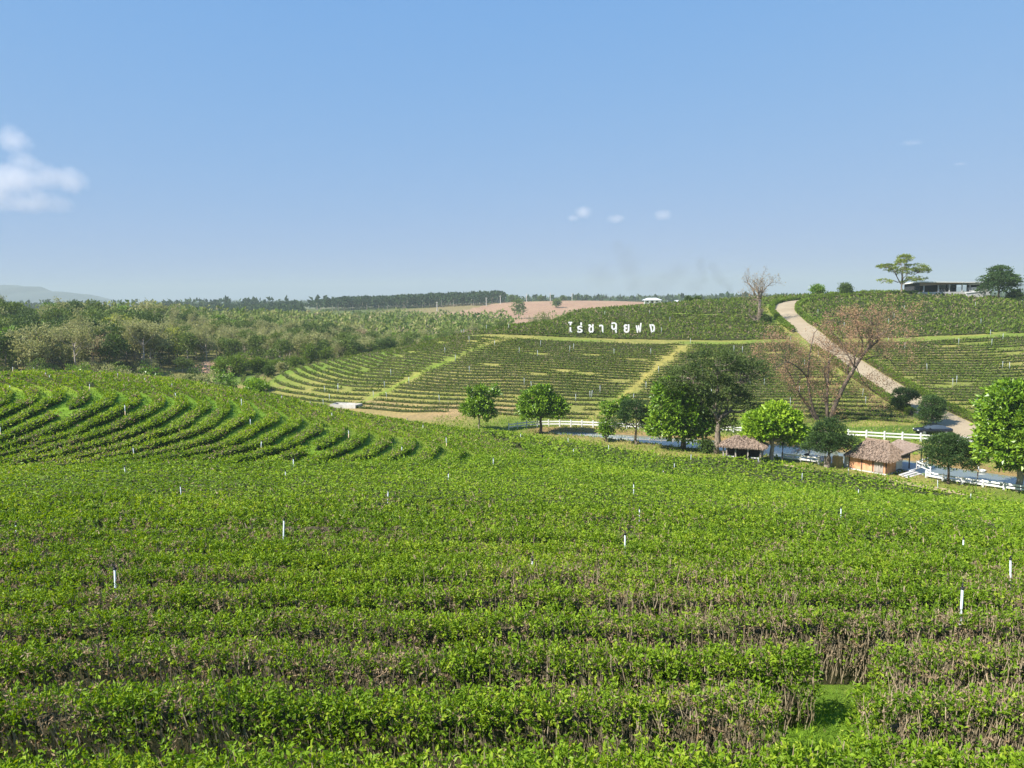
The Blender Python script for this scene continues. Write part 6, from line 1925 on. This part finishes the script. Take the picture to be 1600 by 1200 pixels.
cloud('tall billowing white cumulus cloud at the left edge of the sky', 24, 276, 300, 190, [(0.02, 0, 0.56, 0.16, 0.3, 0.30, 1.0), (0.10, 0, 0.24, 0.15, 0.3, 0.26, 0.9), (0.04, 0, -0.04, 0.26, 0.35, 0.36, 1.1), (-0.25, 0, -0.15, 0.32, 0.4, 0.44, 1.1), (0.34, 0, 0.0, 0.19, 0.3, 0.28, 0.95), (0.56, 0, -0.08, 0.18, 0.3, 0.28, 1.0), (0.15, 0, -0.42, 0.5, 0.4, 0.24, 0.7)], 0.0027, 1, nscale=3.6, thr=0.12)
cloud('small white puff cloud above the hillside letters, leftmost of three', 910, 334, 74, 44, [(0.05, 0, 0.1, 0.5, 0.6, 0.6, 1.0), (-0.35, 0, -0.3, 0.4, 0.5, 0.35, 0.8)], 0.0045, 2, nscale=1.8, thr=0.18)
cloud('small white puff cloud above the hillside letters, middle of three', 960, 342, 60, 30, [(0.05, 0, 0.0, 0.6, 0.6, 0.6, 0.95)], 0.005, 3, nscale=1.8, thr=0.18)
cloud('small white puff cloud above the hillside letters, rightmost of three', 1036, 336, 62, 38, [(0.0, 0, 0.0, 0.65, 0.6, 0.6, 0.95)], 0.0045, 4, nscale=1.8, thr=0.18)
cloud('faint wispy cloud high at the right of the sky', 1425, 223, 80, 26, [(0, 0, 0, 0.8, 0.6, 0.5, 0.75)], 0.003, 5, nscale=2.5)
cloud('faint tiny cloud at the right, above the crest tree', 1500, 256, 44, 16, [(0, 0, 0, 0.7, 0.6, 0.6, 0.8)], 0.004, 6, nscale=2.5)
# smoke from a far fire
_c = at(1040, 420, 1500); _s = 1500 / FPX
vapour('smoke', 'thin grey smoke drifting up from a far field fire', 'smoke', _c[0], _c[1], _c[2], (125 * _s, 24 * _s, 44 * _s),
       [(0.808, 0, -0.800, 0.050, 0.6, 0.175, 1.10), (0.784, 0, -0.675, 0.060, 0.6, 0.210, 1.10), (0.744, 0, -0.550, 0.070, 0.6, 0.245, 1.05), (0.696, 0, -0.450, 0.080, 0.6, 0.280, 1.00), (0.648, 0, -0.325, 0.090, 0.6, 0.315, 0.95), (0.616, 0, -0.150, 0.090, 0.6, 0.315, 0.90), (0.584, 0, 0.025, 0.090, 0.6, 0.315, 0.80), (0.472, 0, -0.400, 0.080, 0.6, 0.280, 0.95), (0.464, 0, -0.200, 0.080, 0.6, 0.280, 0.95), (0.440, 0, 0.000, 0.090, 0.6, 0.315, 0.90), (0.424, 0, 0.225, 0.090, 0.6, 0.315, 0.80), (0.360, 0, -0.575, 0.192, 0.6, 0.420, 0.70), (0.160, 0, -0.125, 0.195, 0.6, 0.455, 0.75), (0.040, 0, -0.350, 0.195, 0.6, 0.455, 0.75), (-0.120, 0, -0.550, 0.320, 0.6, 0.560, 0.60), (-0.384, 0, -0.500, 0.192, 0.6, 0.560, 0.75), (-0.440, 0, 0.000, 0.180, 0.6, 0.630, 0.75), (-0.512, 0, 0.450, 0.180, 0.6, 0.630, 0.70), (-0.576, 0, 0.800, 0.140, 0.6, 0.490, 0.60), (-0.800, 0, -0.250, 0.320, 0.6, 0.700, 0.55)],
       (0.25, 0.27, 0.30), 0.019, 7, thr=0.05, nscale=2.6, namp=0.9)
bpy.data.objects['smoke']['kind'] = 'stuff'

# ---- haze
mb = MB(); mb.box((0, 3120, 52.5), (14700, 8280, 165)); 
m = bpy.data.materials.new('haze'); m.use_nodes = True
m.node_tree.nodes.remove(m.node_tree.nodes['Principled BSDF'])
pv = m.node_tree.nodes.new('ShaderNodeVolumePrincipled')
pv.inputs['Color'].default_value = (0.495, 0.58, 0.605, 1)
pv.inputs['Density'].default_value = 2.4e-4
pv.inputs['Anisotropy'].default_value = 0.0
m.node_tree.links.new(pv.outputs[0], m.node_tree.nodes['Material Output'].inputs['Volume'])
hz_o = mb.build('haze', m); tag(hz_o, 'pale blue haze lying over the land', 'haze', kind='stuff')
print('total tris', TRI[0], 'objects', len(bpy.data.objects))
